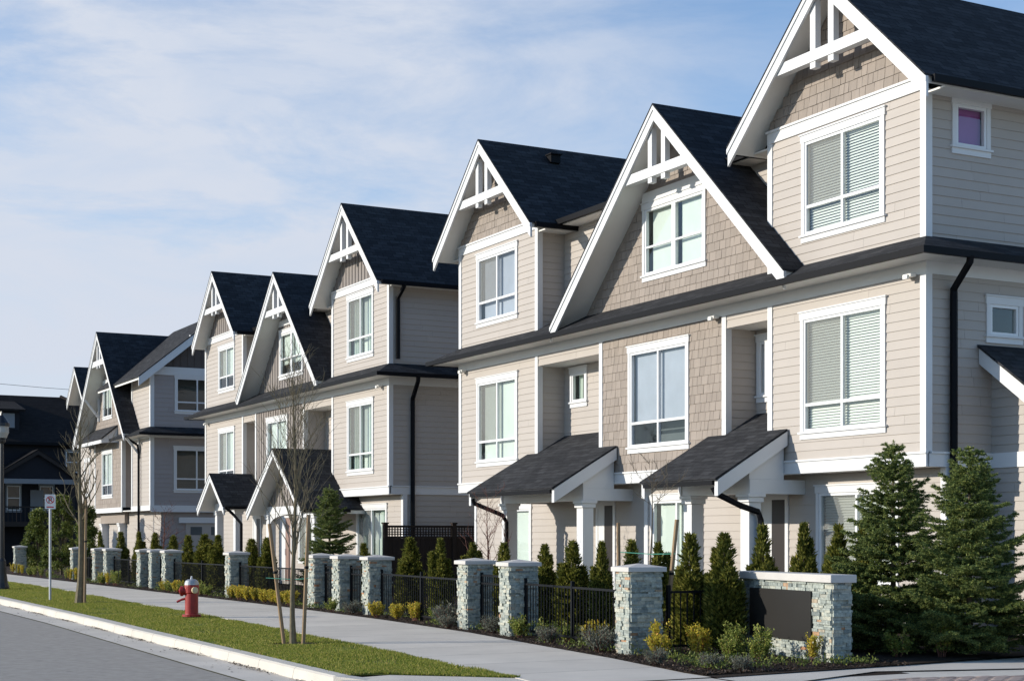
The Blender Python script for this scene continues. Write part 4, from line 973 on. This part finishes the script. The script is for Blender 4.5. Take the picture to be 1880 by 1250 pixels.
# iron railings between pillars
def railing(name, label, p, q, h=.93, gate=False, cat='fence'):
    a, b = Vector((*p, 0)), Vector((*q, 0)); L_ = (b - a).length; rz = math.atan2(b.y - a.y, b.x - a.x)
    T = thing(name, label, cat, (0, 0, 0), 0, 'black iron railings between the pillars' if not gate else 'black iron gates'); T.location = a; T.rotation_euler = (0, 0, rz); ORG[T.name] = Vector((0, 0, 0))
    for z in ((h - .05, .12) if not gate else (h, h - .14, .12)):
        m = MB(); m.box(0, L_, -.018, .018, z - .016, z + .016); m.build('rail', 'iron', T)
    m = MB(); n = max(4, int(L_ / .115))
    for i in range(n + 1):
        x = L_ * i / n; e = .007; m.box(x - e, x + e, -e, e, .1, h - .068 if not gate else h + .02)
    m.build('pickets', 'iron', T)
    for x in ([L_ / 2] if L_ > 2.5 else []) + ([.02, L_ - .02] if not gate else [.02, L_ - .02]):
        m = MB(); m.box(x - .024, x + .024, -.024, .024, .0, h + .05); m.build('post', 'iron', T)
def edge(i, up): return (FEN[i][0] + .26, FEN[i][1] + (.48 if up else -.03))
RL = [(0, 1, 'iron railing between the nearest pillar and the first gate', False), (1, 2, 'first iron gate, between the two pillars nearest the camera side bed', True), (2, 3, 'iron railing in front of the two cedars and lattice fence', False),
      (3, 4, 'iron gate between the nearest two of the three pillars right of the staked tree', True), (4, 5, 'iron gate between the farthest two of the three pillars right of the staked tree', True), (5, 6, 'iron railing behind the staked street tree', False), (6, 7, 'iron railing behind the red hydrant', False),
      (7, 8, 'iron gate between the nearest two of the three pillars left of the hydrant', True), (8, 9, 'iron gate between the farthest two of the three pillars left of the hydrant', True), (9, 10, 'iron railing between the three pillars and the far pillar pair', False), (11, 12, 'farthest iron railing, right of the far street tree', False)]
for i, j, lab, gt in RL:
    if gt: railing('iron_gate', lab, edge(i, True), edge(j, False), .98, True, 'gate')
    else: railing('iron_railing', lab, edge(i, True), edge(j, False))
railing('iron_railing', 'iron railing between the nearest pillar and the sign wall', (12.2, 18.3), (13.6, 18.36))
def trellis():
    y = 39.2; T = thing('lattice_fence', 'dark brown wooden fence with a lattice top between the first two rows', 'fence', (18, y, 0))
    for x in (16.92, 19.0, 21.1):
        m = MB(); m.box(x - .06, x + .06, y - .06, y + .06, 0, 2.02); m.box(x - .08, x + .08, y - .08, y + .08, 2.021, 2.06); m.build('post', 'fence_wood', T)
    m = MB(); x = 16.99
    while x < 21: m.box(x, x + .135, y - .015, y + .015, .05, 1.62); x += .14
    m.build('boards', 'fence_wood', T)
    m = MB(); m.box(16.981, 21.0, y - .035, y + .035, 1.621, 1.68); m.box(16.981, 21.0, y - .035, y + .035, 1.92, 1.98); m.build('rail', 'fence_wood', T)
    m = MB(); x = 17.02
    while x < 21: m.box(x, x + .035, y - .012, y, 1.681, 1.919); x += .085
    for z in (1.735, 1.80, 1.865): m.box(16.99, 21.0, y + .001, y + .012, z - .013, z + .013)
    m.build('lattice', 'fence_wood', T)
trellis()

# ------------------------------------------------------------------ planting
def dup(src, loc, rz, sc=1., label=None, sz=None):
    T = src.copy(); COL.objects.link(T); T.location = loc; T.rotation_euler = (0, 0, rz); T.scale = (sc, sc, sz or sc)
    if label: T['label'] = label
    for ch in list(src.children):
        c = ch.copy(); COL.objects.link(c); c.parent = T
    return T
USED = set()
def place(src, loc, rz, sc, label, sz=None):
    if src.name in USED: return dup(src, loc, rz, sc, label, sz)
    USED.add(src.name); src.location = loc; src.rotation_euler = (0, 0, rz); src.scale = (sc, sc, sz or sc); src['label'] = label; return src
def make_cedar(seed, forks):
    """columnar cedar, 1.6 m"""
    rng = np.random.default_rng(seed); T = thing('columnar_cedar', 'cedar', 'cedar', group='columnar cedars behind the railings')
    tips = [(0, 0, 1.6, .15)] + [(math.cos(q * 2.4) * rng.uniform(.05, .13), math.sin(q * 2.4) * rng.uniform(.05, .13), rng.uniform(.75, 1.2) + (.28 if q < forks else 0), rng.uniform(.10, .15)) for q in range(13)]
    Ps, Ds = [], []
    for (tx, ty, h, r) in tips:
        n = int(2300 * h * r / .24) + 300
        u = rng.random(n) ** .8; z = .04 + u * (h - .04); a = rng.random(n) * 2 * math.pi
        rad = r * np.clip((1 - u) ** .55 * (1 - .25 * np.exp(-u * 7)), .04, 1) * (1 + .30 * np.sin(a * 3 + z * 11 + tx * 40) + .25 * np.sin(a * 5 - z * 19 + seed))
        q = .45 + .62 * rng.random(n); x = np.cos(a) * rad * q + tx * (.55 + .75 * u); y = np.sin(a) * rad * q + ty * (.55 + .75 * u)
        Ps.append(np.stack([x, y, z], 1)); Ds.append(np.stack([np.cos(a) * .7 + rng.normal(size=n) * .4, np.sin(a) * .7 + rng.normal(size=n) * .4, .8 + .6 * rng.random(n)], 1))
    P = np.concatenate(Ps); D = np.concatenate(Ds); k = len(P)
    nz = np.stack([P[:, 0], P[:, 1], np.zeros(k)], 1) + rvec(k) * .25
    cards(P, D, np.cross(D, nz), .04 + .055 * rng.random(k), .014 + .016 * rng.random(k), 'foliage', 'cedar', T)
    m = MB(); m.tube([(0, 0, -.02), (0, 0, .7), (0, 0, 1.4)], [.03, .02, .006], 6); m.build('stem', 'bark', T)
    return T
CED = [make_cedar(1, 0), make_cedar(2, 2), make_cedar(3, 1), make_cedar(5, 3), make_cedar(8, 1), make_cedar(9, 2)]
CT = [(12.85, 18.68, 1.66, 1.12, 'tall columnar cedar just right of the nearest pillar and its leaning stake', 0), (13.05, 18.12, 1.66, 1.05, 'tall columnar cedar touching the left end of the sign wall', 2), (14.2, 21.57, 1.52, .95, 'columnar cedar peeking over the nearest pillar cap', 1), (14.6, 23.01, 1.56, .9, 'columnar cedar left of the nearest pillar, behind the upright stake', 3),
      (13.6, 22.37, 1.54, .9, 'columnar cedar right of the forked one behind the nearest railing', 0), (13.6, 23.33, 1.54, 1.05, 'forked columnar cedar at the middle of the nearest railing', 3), (13.7, 24.51, 1.48, .95, 'columnar cedar behind the near pillar of the first gate', 1), (14.3, 27.24, 1.5, 1.0, 'columnar cedar seen over the first gate', 2), (14.6, 29.21, 1.49, .9, 'small columnar cedar left of the first gate, below the red twiggy maple', 1),
      (13.9, 29.33, 1.58, 1.0, 'right one of the two cedars in front of the lattice fence', 0), (13.9, 30.87, 1.60, 1.08, 'left one of the two cedars in front of the lattice fence', 0), (14.6, 35.13, 1.46, 1.1, 'columnar cedar at the post of the lattice fence', 2),
      (15.0, 19.81, 1.80, .9, 'left one of the three cedars seen above the sign wall', 0), (15.0, 18.79, 1.82, .95, 'middle one of the three cedars seen above the sign wall', 2), (15.0, 17.97, 1.79, .92, 'right one of the three cedars seen above the sign wall', 1), (15.2, 17.67, 1.86, .75, 'slim cedar between the sign wall and the left blue spruce', 3),
      (14.5, 41.97, 1.59, 1.35, 'wide cedar just left of the staked street tree', 2), (14.5, 43.31, 1.56, 1.2, 'cedar left of the wide cedar near the staked tree', 1), (14.6, 46.85, 1.67, 1.4, 'first cedar right of the hydrant, the widest of its cluster', 3), (14.6, 48.28, 1.7, 1.35, 'second cedar in the cluster behind the hydrant, below the small porch', 0), (14.6, 50.1, 1.67, 1.4, 'third cedar in the cluster behind the hydrant', 2), (14.6, 51.84, 1.67, 1.2, 'leftmost cedar of the cluster directly behind the three pillars', 1),
      (15, 55.59, 1.77, 1.15, 'cedar beside the red twiggy tree in front of the third row', 0), (15, 57.87, 1.81, 1.1, 'cedar under the bay of the third row, left of the red twiggy tree', 2), (15, 60.58, 1.82, 1.1, 'cedar behind the far pillar pair', 0), (15, 63.99, 1.83, 1.0, 'farthest cedar, beside the big evergreens at the far tree', 1)]
for i, (x, y, h, wd, lab, k) in enumerate(CT): place(CED[(i * 5 + k) % 6], (x, y, .03), i * 1.9, wd * (1.30 + .18 * math.sin(i * 2.7)), lab, h / 1.62)

def make_spruce(seed, h, r, label, loc):
    rng = np.random.default_rng(seed); T = thing('spruce_tree', label, 'spruce', loc, 0)
    m = MB(); m.tube([(loc[0], loc[1], loc[2] - .05), (loc[0], loc[1], loc[2] + h * .55), (loc[0], loc[1], loc[2] + h * .98)], [.05, .03, .008], 7); m.build('trunk', 'bark', T)
    Ps, Ds = [], []; tw = MB()
    z = .12
    while z < h - .1:
        u = z / h; L0 = r * (1 - u) ** .74 * (1.0 if u > .1 else .9); nb = int(6 + 6 * (1 - u))
        ph = rng.random() * 6.28
        for b in range(nb):
            az = ph + b * 6.283 / nb + rng.normal() * .22; Lb = L0 * rng.uniform(.52, 1.18) + .03; rise = .10 + .75 * u ** 2 + rng.normal() * .09
            ca, sa = math.cos(az), math.sin(az)
            def pt(t): return np.array([ca * Lb * t, sa * Lb * t, z + Lb * (rise * t - .22 * t * (1 - u) + .25 * t * t * (1 - u))])
            ns = max(2, int(Lb / .075))
            segs = [(pt(0.02), pt(1.0))]
            for k in range(1, ns + 1):
                t = k / (ns + .5)
                for sd in (-1, 1):
                    l2 = Lb * (1 - t) * .55 + .05; a2 = az + sd * rng.uniform(.6, 1.0); p0 = pt(t)
                    segs.append((p0, p0 + np.array([math.cos(a2), math.sin(a2), rng.uniform(-.12, .22)]) * l2))
            for (p0, p1) in segs:
                L2 = np.linalg.norm(p1 - p0); n = int(L2 / .0020) + 14; t = rng.random(n); d = (p1 - p0) / (L2 + 1e-9)
                Ps.append(p0 + (p1 - p0) * t[:, None]); Ds.append(d + rng.normal(size=(n, 3)) * .62 + np.array([0, 0, .15]))
        z += (.10 + .065 * (1 - u)) * rng.uniform(.75, 1.3)
    n = 200; t = rng.random(n); Ps.append(np.stack([np.zeros(n), np.zeros(n), h * (.80 + .21 * t)], 1)); Ds.append(np.stack([rng.normal(size=n), rng.normal(size=n), np.ones(n) * 1.1], 1))
    P = np.concatenate(Ps); D = np.concatenate(Ds); k = len(P)
    cards(P, D, rvec(k), .026 + .022 * rng.random(k), .0085 + .005 * rng.random(k), 'foliage', 'spruce', T)
    return T
make_spruce(21, 2.98, 1.10, 'left one of the two blue spruces right of the sign wall', (15.3, 17.14, 0.02))
make_spruce(22, 2.84, 1.12, 'right one of the two blue spruces, at the right edge of the photo', (15.6, 15.95, 0.02))
make_spruce(23, 3.04, .95, 'dark spruce in front of the second row, right of the staked street tree', (15.6, 39.97, 0.02))

def make_shrub(name, m, seed, style):
    """knee-high shrub about .3 m; stems plus leaves"""
    rng = np.random.default_rng(seed); T = thing(name, name, 'shrub', group='low shrubs in the planting bed')
    Ps, Ds = [], []; st = MB()
    ns = {'mound': 26, 'upright': 11, 'grass': 60}[style]
    for i in range(ns):
        a = rng.random() * 6.28; sp = {'mound': rng.uniform(.1, .75), 'upright': rng.uniform(.02, .34), 'grass': rng.uniform(.2, 1.0)}[style]
        L0 = {'mound': .26, 'upright': .36, 'grass': .2}[style] * rng.uniform(.65, 1.15)
        d = np.array([math.cos(a) * sp, math.sin(a) * sp, 1.]); d /= np.linalg.norm(d); b = np.array([math.cos(a) * .03, math.sin(a) * .03, 0])
        p1 = b + d * L0; st.tube([tuple(b), tuple(b + d * L0 * .5), tuple(p1)], [.004, .003, .0015], 4, False)
        n = {'mound': 48, 'upright': 75, 'grass': 26}[style]; t = .22 + .8 * rng.random(n) ** .8
        Ps.append(b + d * L0 * t[:, None] + rng.normal(size=(n, 3)) * .012); Ds.append(d * .6 + rng.normal(size=(n, 3)) * .7)
    P = np.concatenate(Ps); D = np.concatenate(Ds); k = len(P); P[:, 2] = np.maximum(P[:, 2], .005)
    ln = {'mound': .030, 'upright': .032, 'grass': .042}[style]; wd = {'mound': .019, 'upright': .018, 'grass': .007}[style]
    cards(P, D, rvec(k), ln * (.7 + .6 * rng.random(k)), wd * (.7 + .6 * rng.random(k)), 'leaves', m, T); st.build('stems', 'red_bark', T)
    return T
SH = {'gold': make_shrub('golden_shrub', 'gold_leaf', 31, 'mound'), 'goldup': make_shrub('golden_shrub', 'gold_leaf', 32, 'upright'), 'green': make_shrub('green_shrub', 'green_leaf', 33, 'mound'), 'greenup': make_shrub('green_shrub', 'green_leaf', 34, 'upright'), 'grey': make_shrub('grey_shrub', 'grey_leaf', 35, 'grass')}
ST = [('green', 11.99, 22.30, 1.1, 'yellow-green mound at the foot of the near gate pillar'), ('green', 12.17, 21.75, 1.0, 'second yellow-green mound from the first gate, before the nearest railing'), ('green', 12.2, 21.1, 1.0, 'third mound from the first gate, before the nearest railing'), ('gold', 12.1, 20.15, 1.15, 'orange-yellow mound nearest to the near pillar, before the railing'),
      ('grey', 11.50, 18.95, 1.5, 'grey clump at the left foot of the nearest pillar'), ('grey', 11.75, 20.9, 1.1, 'grey clump between sidewalk and the third mound by the railing'), ('goldup', 11.70, 17.75, 1.35, 'tall yellow shrub right of the nearest pillar'), ('gold', 11.60, 17.55, 1.2, 'low yellow shrub at the base of the tall yellow one by the nearest pillar'), ('goldup', 12.15, 17.5, 1.25, 'upright yellow shrub below the tall cedars'), ('gold', 12.35, 17.75, 1.4, 'spreading yellow shrub below the tall cedars'),
      ('greenup', 12.45, 17.05, 1.25, 'bushy green shrub just left of the sign wall front'), ('green', 12.30, 16.95, 1.3, 'low green shrub left of the sign wall'), ('grey', 11.2, 15.85, 1.0, 'small grey-green clump nearest the sidewalk corner'), ('greenup', 12.60, 16.62, 1.2, 'spiky green shrub in front of the dark plaque'), ('green', 12.50, 16.60, 1.25, 'spreading green shrub below the dark plaque'), ('goldup', 13.0, 16.12, 1.0, 'small upright yellow shrub in front of the right half of the sign wall'),
      ('grey', 11.4, 15.45, .8, 'flat grey clump at the tip of the corner bed'), ('grey', 10.95, 16.7, .9, 'pale clump at the sidewalk below the upright yellow shrubs'), ('gold', 12.42, 29.2, 1.0, 'first golden mound left of the first gate, at the pillar trio'), ('gold', 12.5, 28.4, .95, 'second golden mound from the pillar trio, before the two cedars'), ('gold', 12.6, 27.75, 1.1, 'third golden mound from the pillar trio, before the two cedars'), ('green', 12.75, 27.0, 1.0, 'fourth mound from the pillar trio, before the two cedars'),
      ('grey', 12.45, 25.9, 1.7, 'grey clump left of the far gate pillar'), ('grey', 12.15, 23.55, 1.2, 'grey clump in the opening of the first gate'), ('grey', 12.1, 25.2, 1.0, 'grey clump at the foot of the far gate pillar'), ('grey', 12.5, 30.75, 1.2, 'grey clump between the nearest two of the pillar trio'), ('green', 12.55, 32.0, .9, 'green clump between the farthest two of the pillar trio'),
      ('green', 14.55, 16.2, 1.2, 'shaded green shrub right of the sign wall under the left spruce'), ('greenup', 15.0, 15.85, 1.2, 'shaded upright shrub between the two blue spruces')]
for i, (k, x, y, s, lab) in enumerate(ST): place(SH[k], (x, y, .025), i * 2.3, s * (.92 if 6 <= i <= 15 else 1.12), lab)
# the clipped row before the far railings
ROWD = ['behind the staked street tree', 'left of the lone pillar']
rr = random.Random(8); nn = 0
POSW = ['first', 'second', 'third', 'fourth', 'fifth', 'sixth', 'seventh', 'eighth', 'ninth', 'tenth']
for (ya, yb, n, where) in ((34.9, 40.2, 8, 'behind the staked street tree'), (41.8, 46.9, 7, 'behind the hydrant'), (52.0, 55.3, 5, 'left of the three pillars'), (58.3, 61.0, 3, 'beside the far tree'), (63, 73, 7, 'before the big evergreens')):
    for i in range(n):
        y = ya + (yb - ya) * (i + .5) / n; x = interp(SWU, y) + .28 + rr.uniform(-.06, .06); k = rr.choice(['gold', 'gold', 'green']) if y < 50 else rr.choice(['goldup', 'green', 'greenup'])
        place(SH[k], (x, y, .025), rr.random() * 6, rr.uniform(1.0, 1.35), '%s %s mound from the right in the row %s' % (POSW[i], 'golden' if 'gold' in k else 'green', where)); nn += 1

def make_evergreen(label, loc, h, r, seed):
    """broad evergreen bush with leafy clumps"""
    rng = np.random.default_rng(seed); T = thing('evergreen_bush', label, 'bush', loc, 0, None if seed == 8 else 'big evergreens at the far left'); Ps = []; tr = MB()
    for i in range(85):
        u = rng.random(); z = h * (.08 + .88 * u); rad = r * (1 - u * .75) * rng.uniform(.35, 1.0); a = rng.random() * 6.28; c = np.array([math.cos(a) * rad, math.sin(a) * rad, z]); s = rng.uniform(.12, .26)
        n = 170; Ps.append(c + rvec(n) * (s * rng.random(n)[:, None] ** .4)); tr.tube([tuple(Vector(loc) + Vector((0, 0, z * .55))), tuple(Vector(loc) + Vector(c))], [.02, .006], 4, False)
    P = np.concatenate(Ps); k = len(P); cards(P, rvec(k) + np.array([0, 0, .3]), rvec(k), .07 + .05 * rng.random(k), .035 + .02 * rng.random(k), 'foliage', 'laurel_leaf', T)
    tr.tube([(loc[0], loc[1], loc[2] - .03), (loc[0], loc[1], loc[2] + h * .7)], [.06, .02], 6); tr.build('trunk', 'bark', T)
make_evergreen('low dark bush under the right blue spruce at the photo edge', (16.5, 14.98, .02), 1.15, .75, 8)
make_evergreen('big evergreen bush just right of the parking sign post', (14.6, 69.5, .02), 3.5, 1.0, 3)
make_evergreen('big evergreen bush left of the parking sign post', (14.6, 74.5, .02), 3.0, .95, 4)
make_evergreen('evergreen bush right of the far street tree, before the third row', (15.0, 66.2, .02), 2.9, .8, 5)

# bare trees
def bare_tree(name, label, loc, h, r0, seed, m='moss_bark', spread=.35, fork=.45, nb=16, cat='tree', twig=True, upright=.9, lean=(0, 0), br=.42):
    rng = random.Random(seed); T = thing(name, label, cat, loc, 0); L0 = Vector(loc); tr = MB(); bm = MB()
    n = 9; pts = []; rad = []
    for i in range(n + 1):
        u = i / n; pts.append(L0 + Vector((lean[0] * u + .03 * math.sin(u * 7 + seed), lean[1] * u + .03 * math.cos(u * 6 + seed), h * u - .03))); rad.append(r0 * (1 - .86 * u) + (.35 * r0 if i == 0 else 0))
    tr.tube(pts, rad, 8)
    def grow(p, d, ln, r, lev):
        k = 4; q = [p]; dd = d.copy()
        for i in range(k):
            dd = (dd + Vector((rng.gauss(0, .14), rng.gauss(0, .14), .10 * upright + rng.gauss(0, .08)))).normalized(); q.append(q[-1] + dd * ln / k)
        bm.tube(q, [r, r * .8, r * .62, r * .45, r * .28], 5 if lev < 2 else 4, False)
        if lev < (3 if twig else 2):
            for _ in range(rng.randint(2, 4)):
                j = rng.randint(1, k); az = rng.random() * 6.28; side = Vector((math.cos(az), math.sin(az), .25)); grow(q[j], (dd * .75 + side * .6).normalized(), ln * rng.uniform(.4, .65), max(.0038, r * .55), lev + 1)
    for b in range(nb):
        u = fork + (1 - fork) * (b + rng.random()) / nb; i = min(n - 1, int(u * n)); p = pts[i].lerp(pts[i + 1], u * n - i); az = b * 2.4 + rng.random()
        d = Vector((math.cos(az) * spread, math.sin(az) * spread, upright)).normalized(); grow(p, d, h * (.30 * (1.25 - u)) + .12, max(.004, r0 * br * (1.2 - u)), 1)
    tr.build('trunk', m, T); bm.build('branches', m, T); return T
bare_tree('street_tree', 'young bare street tree tied between two stakes on the grass', (8.33, 22.84, 0), 4.15, .047, 4, spread=.34, fork=.30, nb=52, upright=1.0, br=.24)
bare_tree('street_tree', 'bare street tree with mossy branches beside the parking sign', (8.77, 39.51, 0), 4.6, .105, 6, spread=.5, fork=.36, nb=22, upright=.95, br=.34)
bare_tree('young_tree', 'thin bare sapling tied between two stakes behind the nearest pillar', (12.75, 19.55, .02), 2.55, .026, 9, m='bark', spread=.85, fork=.80, nb=9, upright=.55)
bare_tree('maple_tree', 'red twiggy bare maple under the left shed porch of the first row', (15.0, 29.3, .02), 2.5, .03, 12, m='red_bark', spread=.8, fork=.18, nb=17, upright=.7)
bare_tree('maple_tree', 'red twiggy bare tree in front of the third row garage', (15.9, 57.7, .02), 2.7, .05, 15, m='red_bark', spread=1.0, fork=.40, nb=20, upright=.45)
def stake(label, base, top):
    T = thing('tree_stake', label, 'stake', base, 0, 'wooden tree stakes'); m = MB(); m.tube([base, top], [.033, .030], 8); m.build('pole', 'stake', T)
    t = Vector(base).lerp(Vector(top), .60); k = MB(); k.lathe([(.036, -.02), (.038, 0), (.036, .02)], t, 8); k.build('collar', 'iron', T)
stake('leaning stake left of the staked street tree', (8.22, 22.98, -.03), (8.10, 23.33, 1.86)); stake('upright stake right of the staked street tree', (8.42, 22.68, -.03), (8.50, 22.66, 2.0))
stake('short upright stake standing behind the left edge of the nearest pillar', (13.0, 20.85, 0), (12.9, 20.72, 1.88)); stake('leaning stake right of the nearest pillar before the tall cedar', (12.22, 18.42, 0), (12.35, 18.28, 1.90))
stake('weathered stake close to the far street tree', (8.83, 39.30, -.03), (8.86, 39.28, 2.6))
def tie(label, pts):
    m = MB(); m.tube(pts, .007, 5); o = m.build('tree_tie', 'strap', None); tag(o, label, 'tie', 'green tree ties')
tie('green strap tying the sapling behind the nearest pillar to its stakes', [(12.95, 20.78, 1.42), (12.75, 19.56, 1.40), (12.30, 18.25, 1.42)])
tie('green strap tying the street tree to its stakes', [(8.0, 23.2, 1.02), (8.33, 22.84, 1.0), (8.48, 22.62, 1.02)])

# ------------------------------------------------------------------ hydrant, sign, lamp, wire
def hydrant():
    x, y = 9.18, 31.23; T = thing('fire_hydrant', 'red fire hydrant with a silver dome on the grass', 'fire hydrant', (x, y, 0))
    b = MB(); b.lathe([(.14, .06), (.136, .09), (.132, .50), (.148, .52), (.15, .66), (.144, .68)], (x, y, 0), 20); b.build('barrel', 'hydrant_red', T, smooth=False)
    b = MB(); b.lathe([(.195, .035), (.195, .075), (.17, .08)], (x, y, 0), 20); b.build('flange', 'hydrant_red', T)
    b = MB(); b.lathe([(.175, -.02), (.18, .034)], (x, y, 0), 20); b.build('foot', 'dark_base', T)
    b = MB(); b.lathe([(.15, .681), (.146, .715), (.125, .765), (.08, .79), (.03, .795), (.028, .80)], (x, y, 0), 20); b.lathe([(.028, .801), (.022, .83), (.012, .86)], (x, y, 0), 6); b.build('bonnet', 'silver_paint', T, smooth=False)
    d = Vector((-.80, .33, 0)).normalized(); o = Vector((x, y, .555)) + d * .10
    b = MB(); b.lathe([(.085, 0), (.085, .07), (.105, .072), (.105, .125), (.06, .14)], o, 14, d); b.lathe([(.03, .141), (.028, .175)], o, 5, d); b.build('pumper_cap', 'hydrant_red', T)
    e = Vector((-.42, -.90, 0)).normalized(); e2 = Vector((.10, -1.0, 0)).normalized(); o = Vector((x, y, .575)) + e2 * .10
    b = MB(); b.lathe([(.052, 0), (.052, .04), (.066, .042), (.066, .09), (.03, .10)], o, 12, e2); b.build('hose_cap', 'cream_cap', T)
    o = Vector((x, y, .575)) - e2 * .10
    b = MB(); b.lathe([(.052, 0), (.052, .04), (.066, .042), (.066, .09), (.03, .10)], o, 12, -e2); b.build('hose_cap', 'cream_cap', T)
    q = Vector((x, y, .40)) + d * .1
    b = MB(); b.tube([q, q + d * .10 + Vector((0, 0, -.02)), q + d * .20 + Vector((0, 0, -.07))], [.028, .024, .022], 8); b.build('chain_lug', 'hydrant_red', T)
hydrant()
def parking_sign():
    x, y = 8.45, 41.58; T = thing('parking_sign', 'no parking sign on a grey post at the kerb', 'sign', (x, y, 0))
    m = MB(); m.tube([(x, y, -.05), (x, y, 2.45)], .032, 8); m.build('post', 'galvanised', T)
    # panel faces the camera side of the street
    n = Vector((-.20, -.98, 0)).normalized(); u = Vector((0, 0, 1)).cross(n).normalized(); c = Vector((x, y, 2.58)) + n * .05
    def pan(w0, w1, z0, z1, d): return [tuple(c + u * a + Vector((0, 0, b)) + n * d) for a, b in ((w0, z0), (w1, z0), (w1, z1), (w0, z1))]
    m = MB(); A = pan(-.135, .135, -.19, .19, 0); B = pan(-.135, .135, -.19, .19, .008); m.add(A + B, [(0, 1, 2, 3)[::-1], (4, 5, 6, 7), (0, 1, 5, 4), (1, 2, 6, 5), (2, 3, 7, 6), (3, 0, 4, 7)]); pa = m.build('panel', 'sign_white', T)
    m = MB(); K = 28
    for i in range(K):
        t0, t1 = 2 * math.pi * i / K, 2 * math.pi * (i + 1) / K
        m.quad(*[tuple(c + n * .011 + u * (r * math.cos(t)) + Vector((0, 0, .045 + r * math.sin(t)))) for r, t in ((.084, t0), (.084, t1), (.102, t1), (.102, t0))])
    s = Vector((0, 0, 1)); e1, e2 = (u * -1 + s * 1).normalized(), (u + s).normalized(); cc = c + n * .0125 + s * .045
    m.quad(tuple(cc - e1 * .09 - e2 * .013), tuple(cc + e1 * .09 - e2 * .013), tuple(cc + e1 * .09 + e2 * .013), tuple(cc - e1 * .09 + e2 * .013)); m.build('prohibition_ring', 'sign_red', pa)
    m = MB()
    def bx(a0, a1, b0, b1): m.quad(*pan(a0, a1, b0, b1, .0105))
    bx(-.04, -.018, -.025, .115); bx(-.018, .035, .095, .115); bx(-.018, .035, .04, .06); bx(.02, .042, .06, .095); m.build('letter', 'sign_black', pa)
    m = MB(); m.quad(*pan(-.09, .09, -.155, -.125, .0105)); m.build('arrow', 'sign_red', pa)
parking_sign()
def street_lamp():
    x, y = 8.86, 50.96; T = thing('street_lamp', 'black street lamp with a flared base at the left edge', 'street lamp', (x, y, 0))
    m = MB(); m.lathe([(.24, -.02), (.235, .08), (.19, .22), (.15, .5), (.13, .9), (.085, 1.0), (.075, 2.5), (.06, 4.6)], (x, y, 0), 12); m.build('pole', 'lamp_black', T)
    m = MB(); m.lathe([(.06, 4.6), (.12, 4.66), (.13, 4.74), (.10, 4.78)], (x, y, 0), 12); m.build('collar', 'lamp_black', T)
    m = MB(); m.lathe([(.15, 4.781), (.22, 4.95), (.21, 5.15)], (x, y, 0), 12); m.build('lantern_glass', 'lamp_glass', T)
    m = MB(); m.lathe([(.25, 5.151), (.24, 5.25), (.12, 5.42), (.05, 5.5), (.03, 5.62)], (x, y, 0), 12); m.build('hood', 'lamp_black', T)
street_lamp()
m = MB(); pts = []
for i in range(13):
    t = i / 12; pts.append((0 + 60 * t, 150, 18.0 - 2.2 * t - 1.2 * math.sin(math.pi * t)))
m.tube(pts, .025, 4); tag(m.build('power_line', 'wire'), 'thin power line crossing the sky at the far left', 'cable')
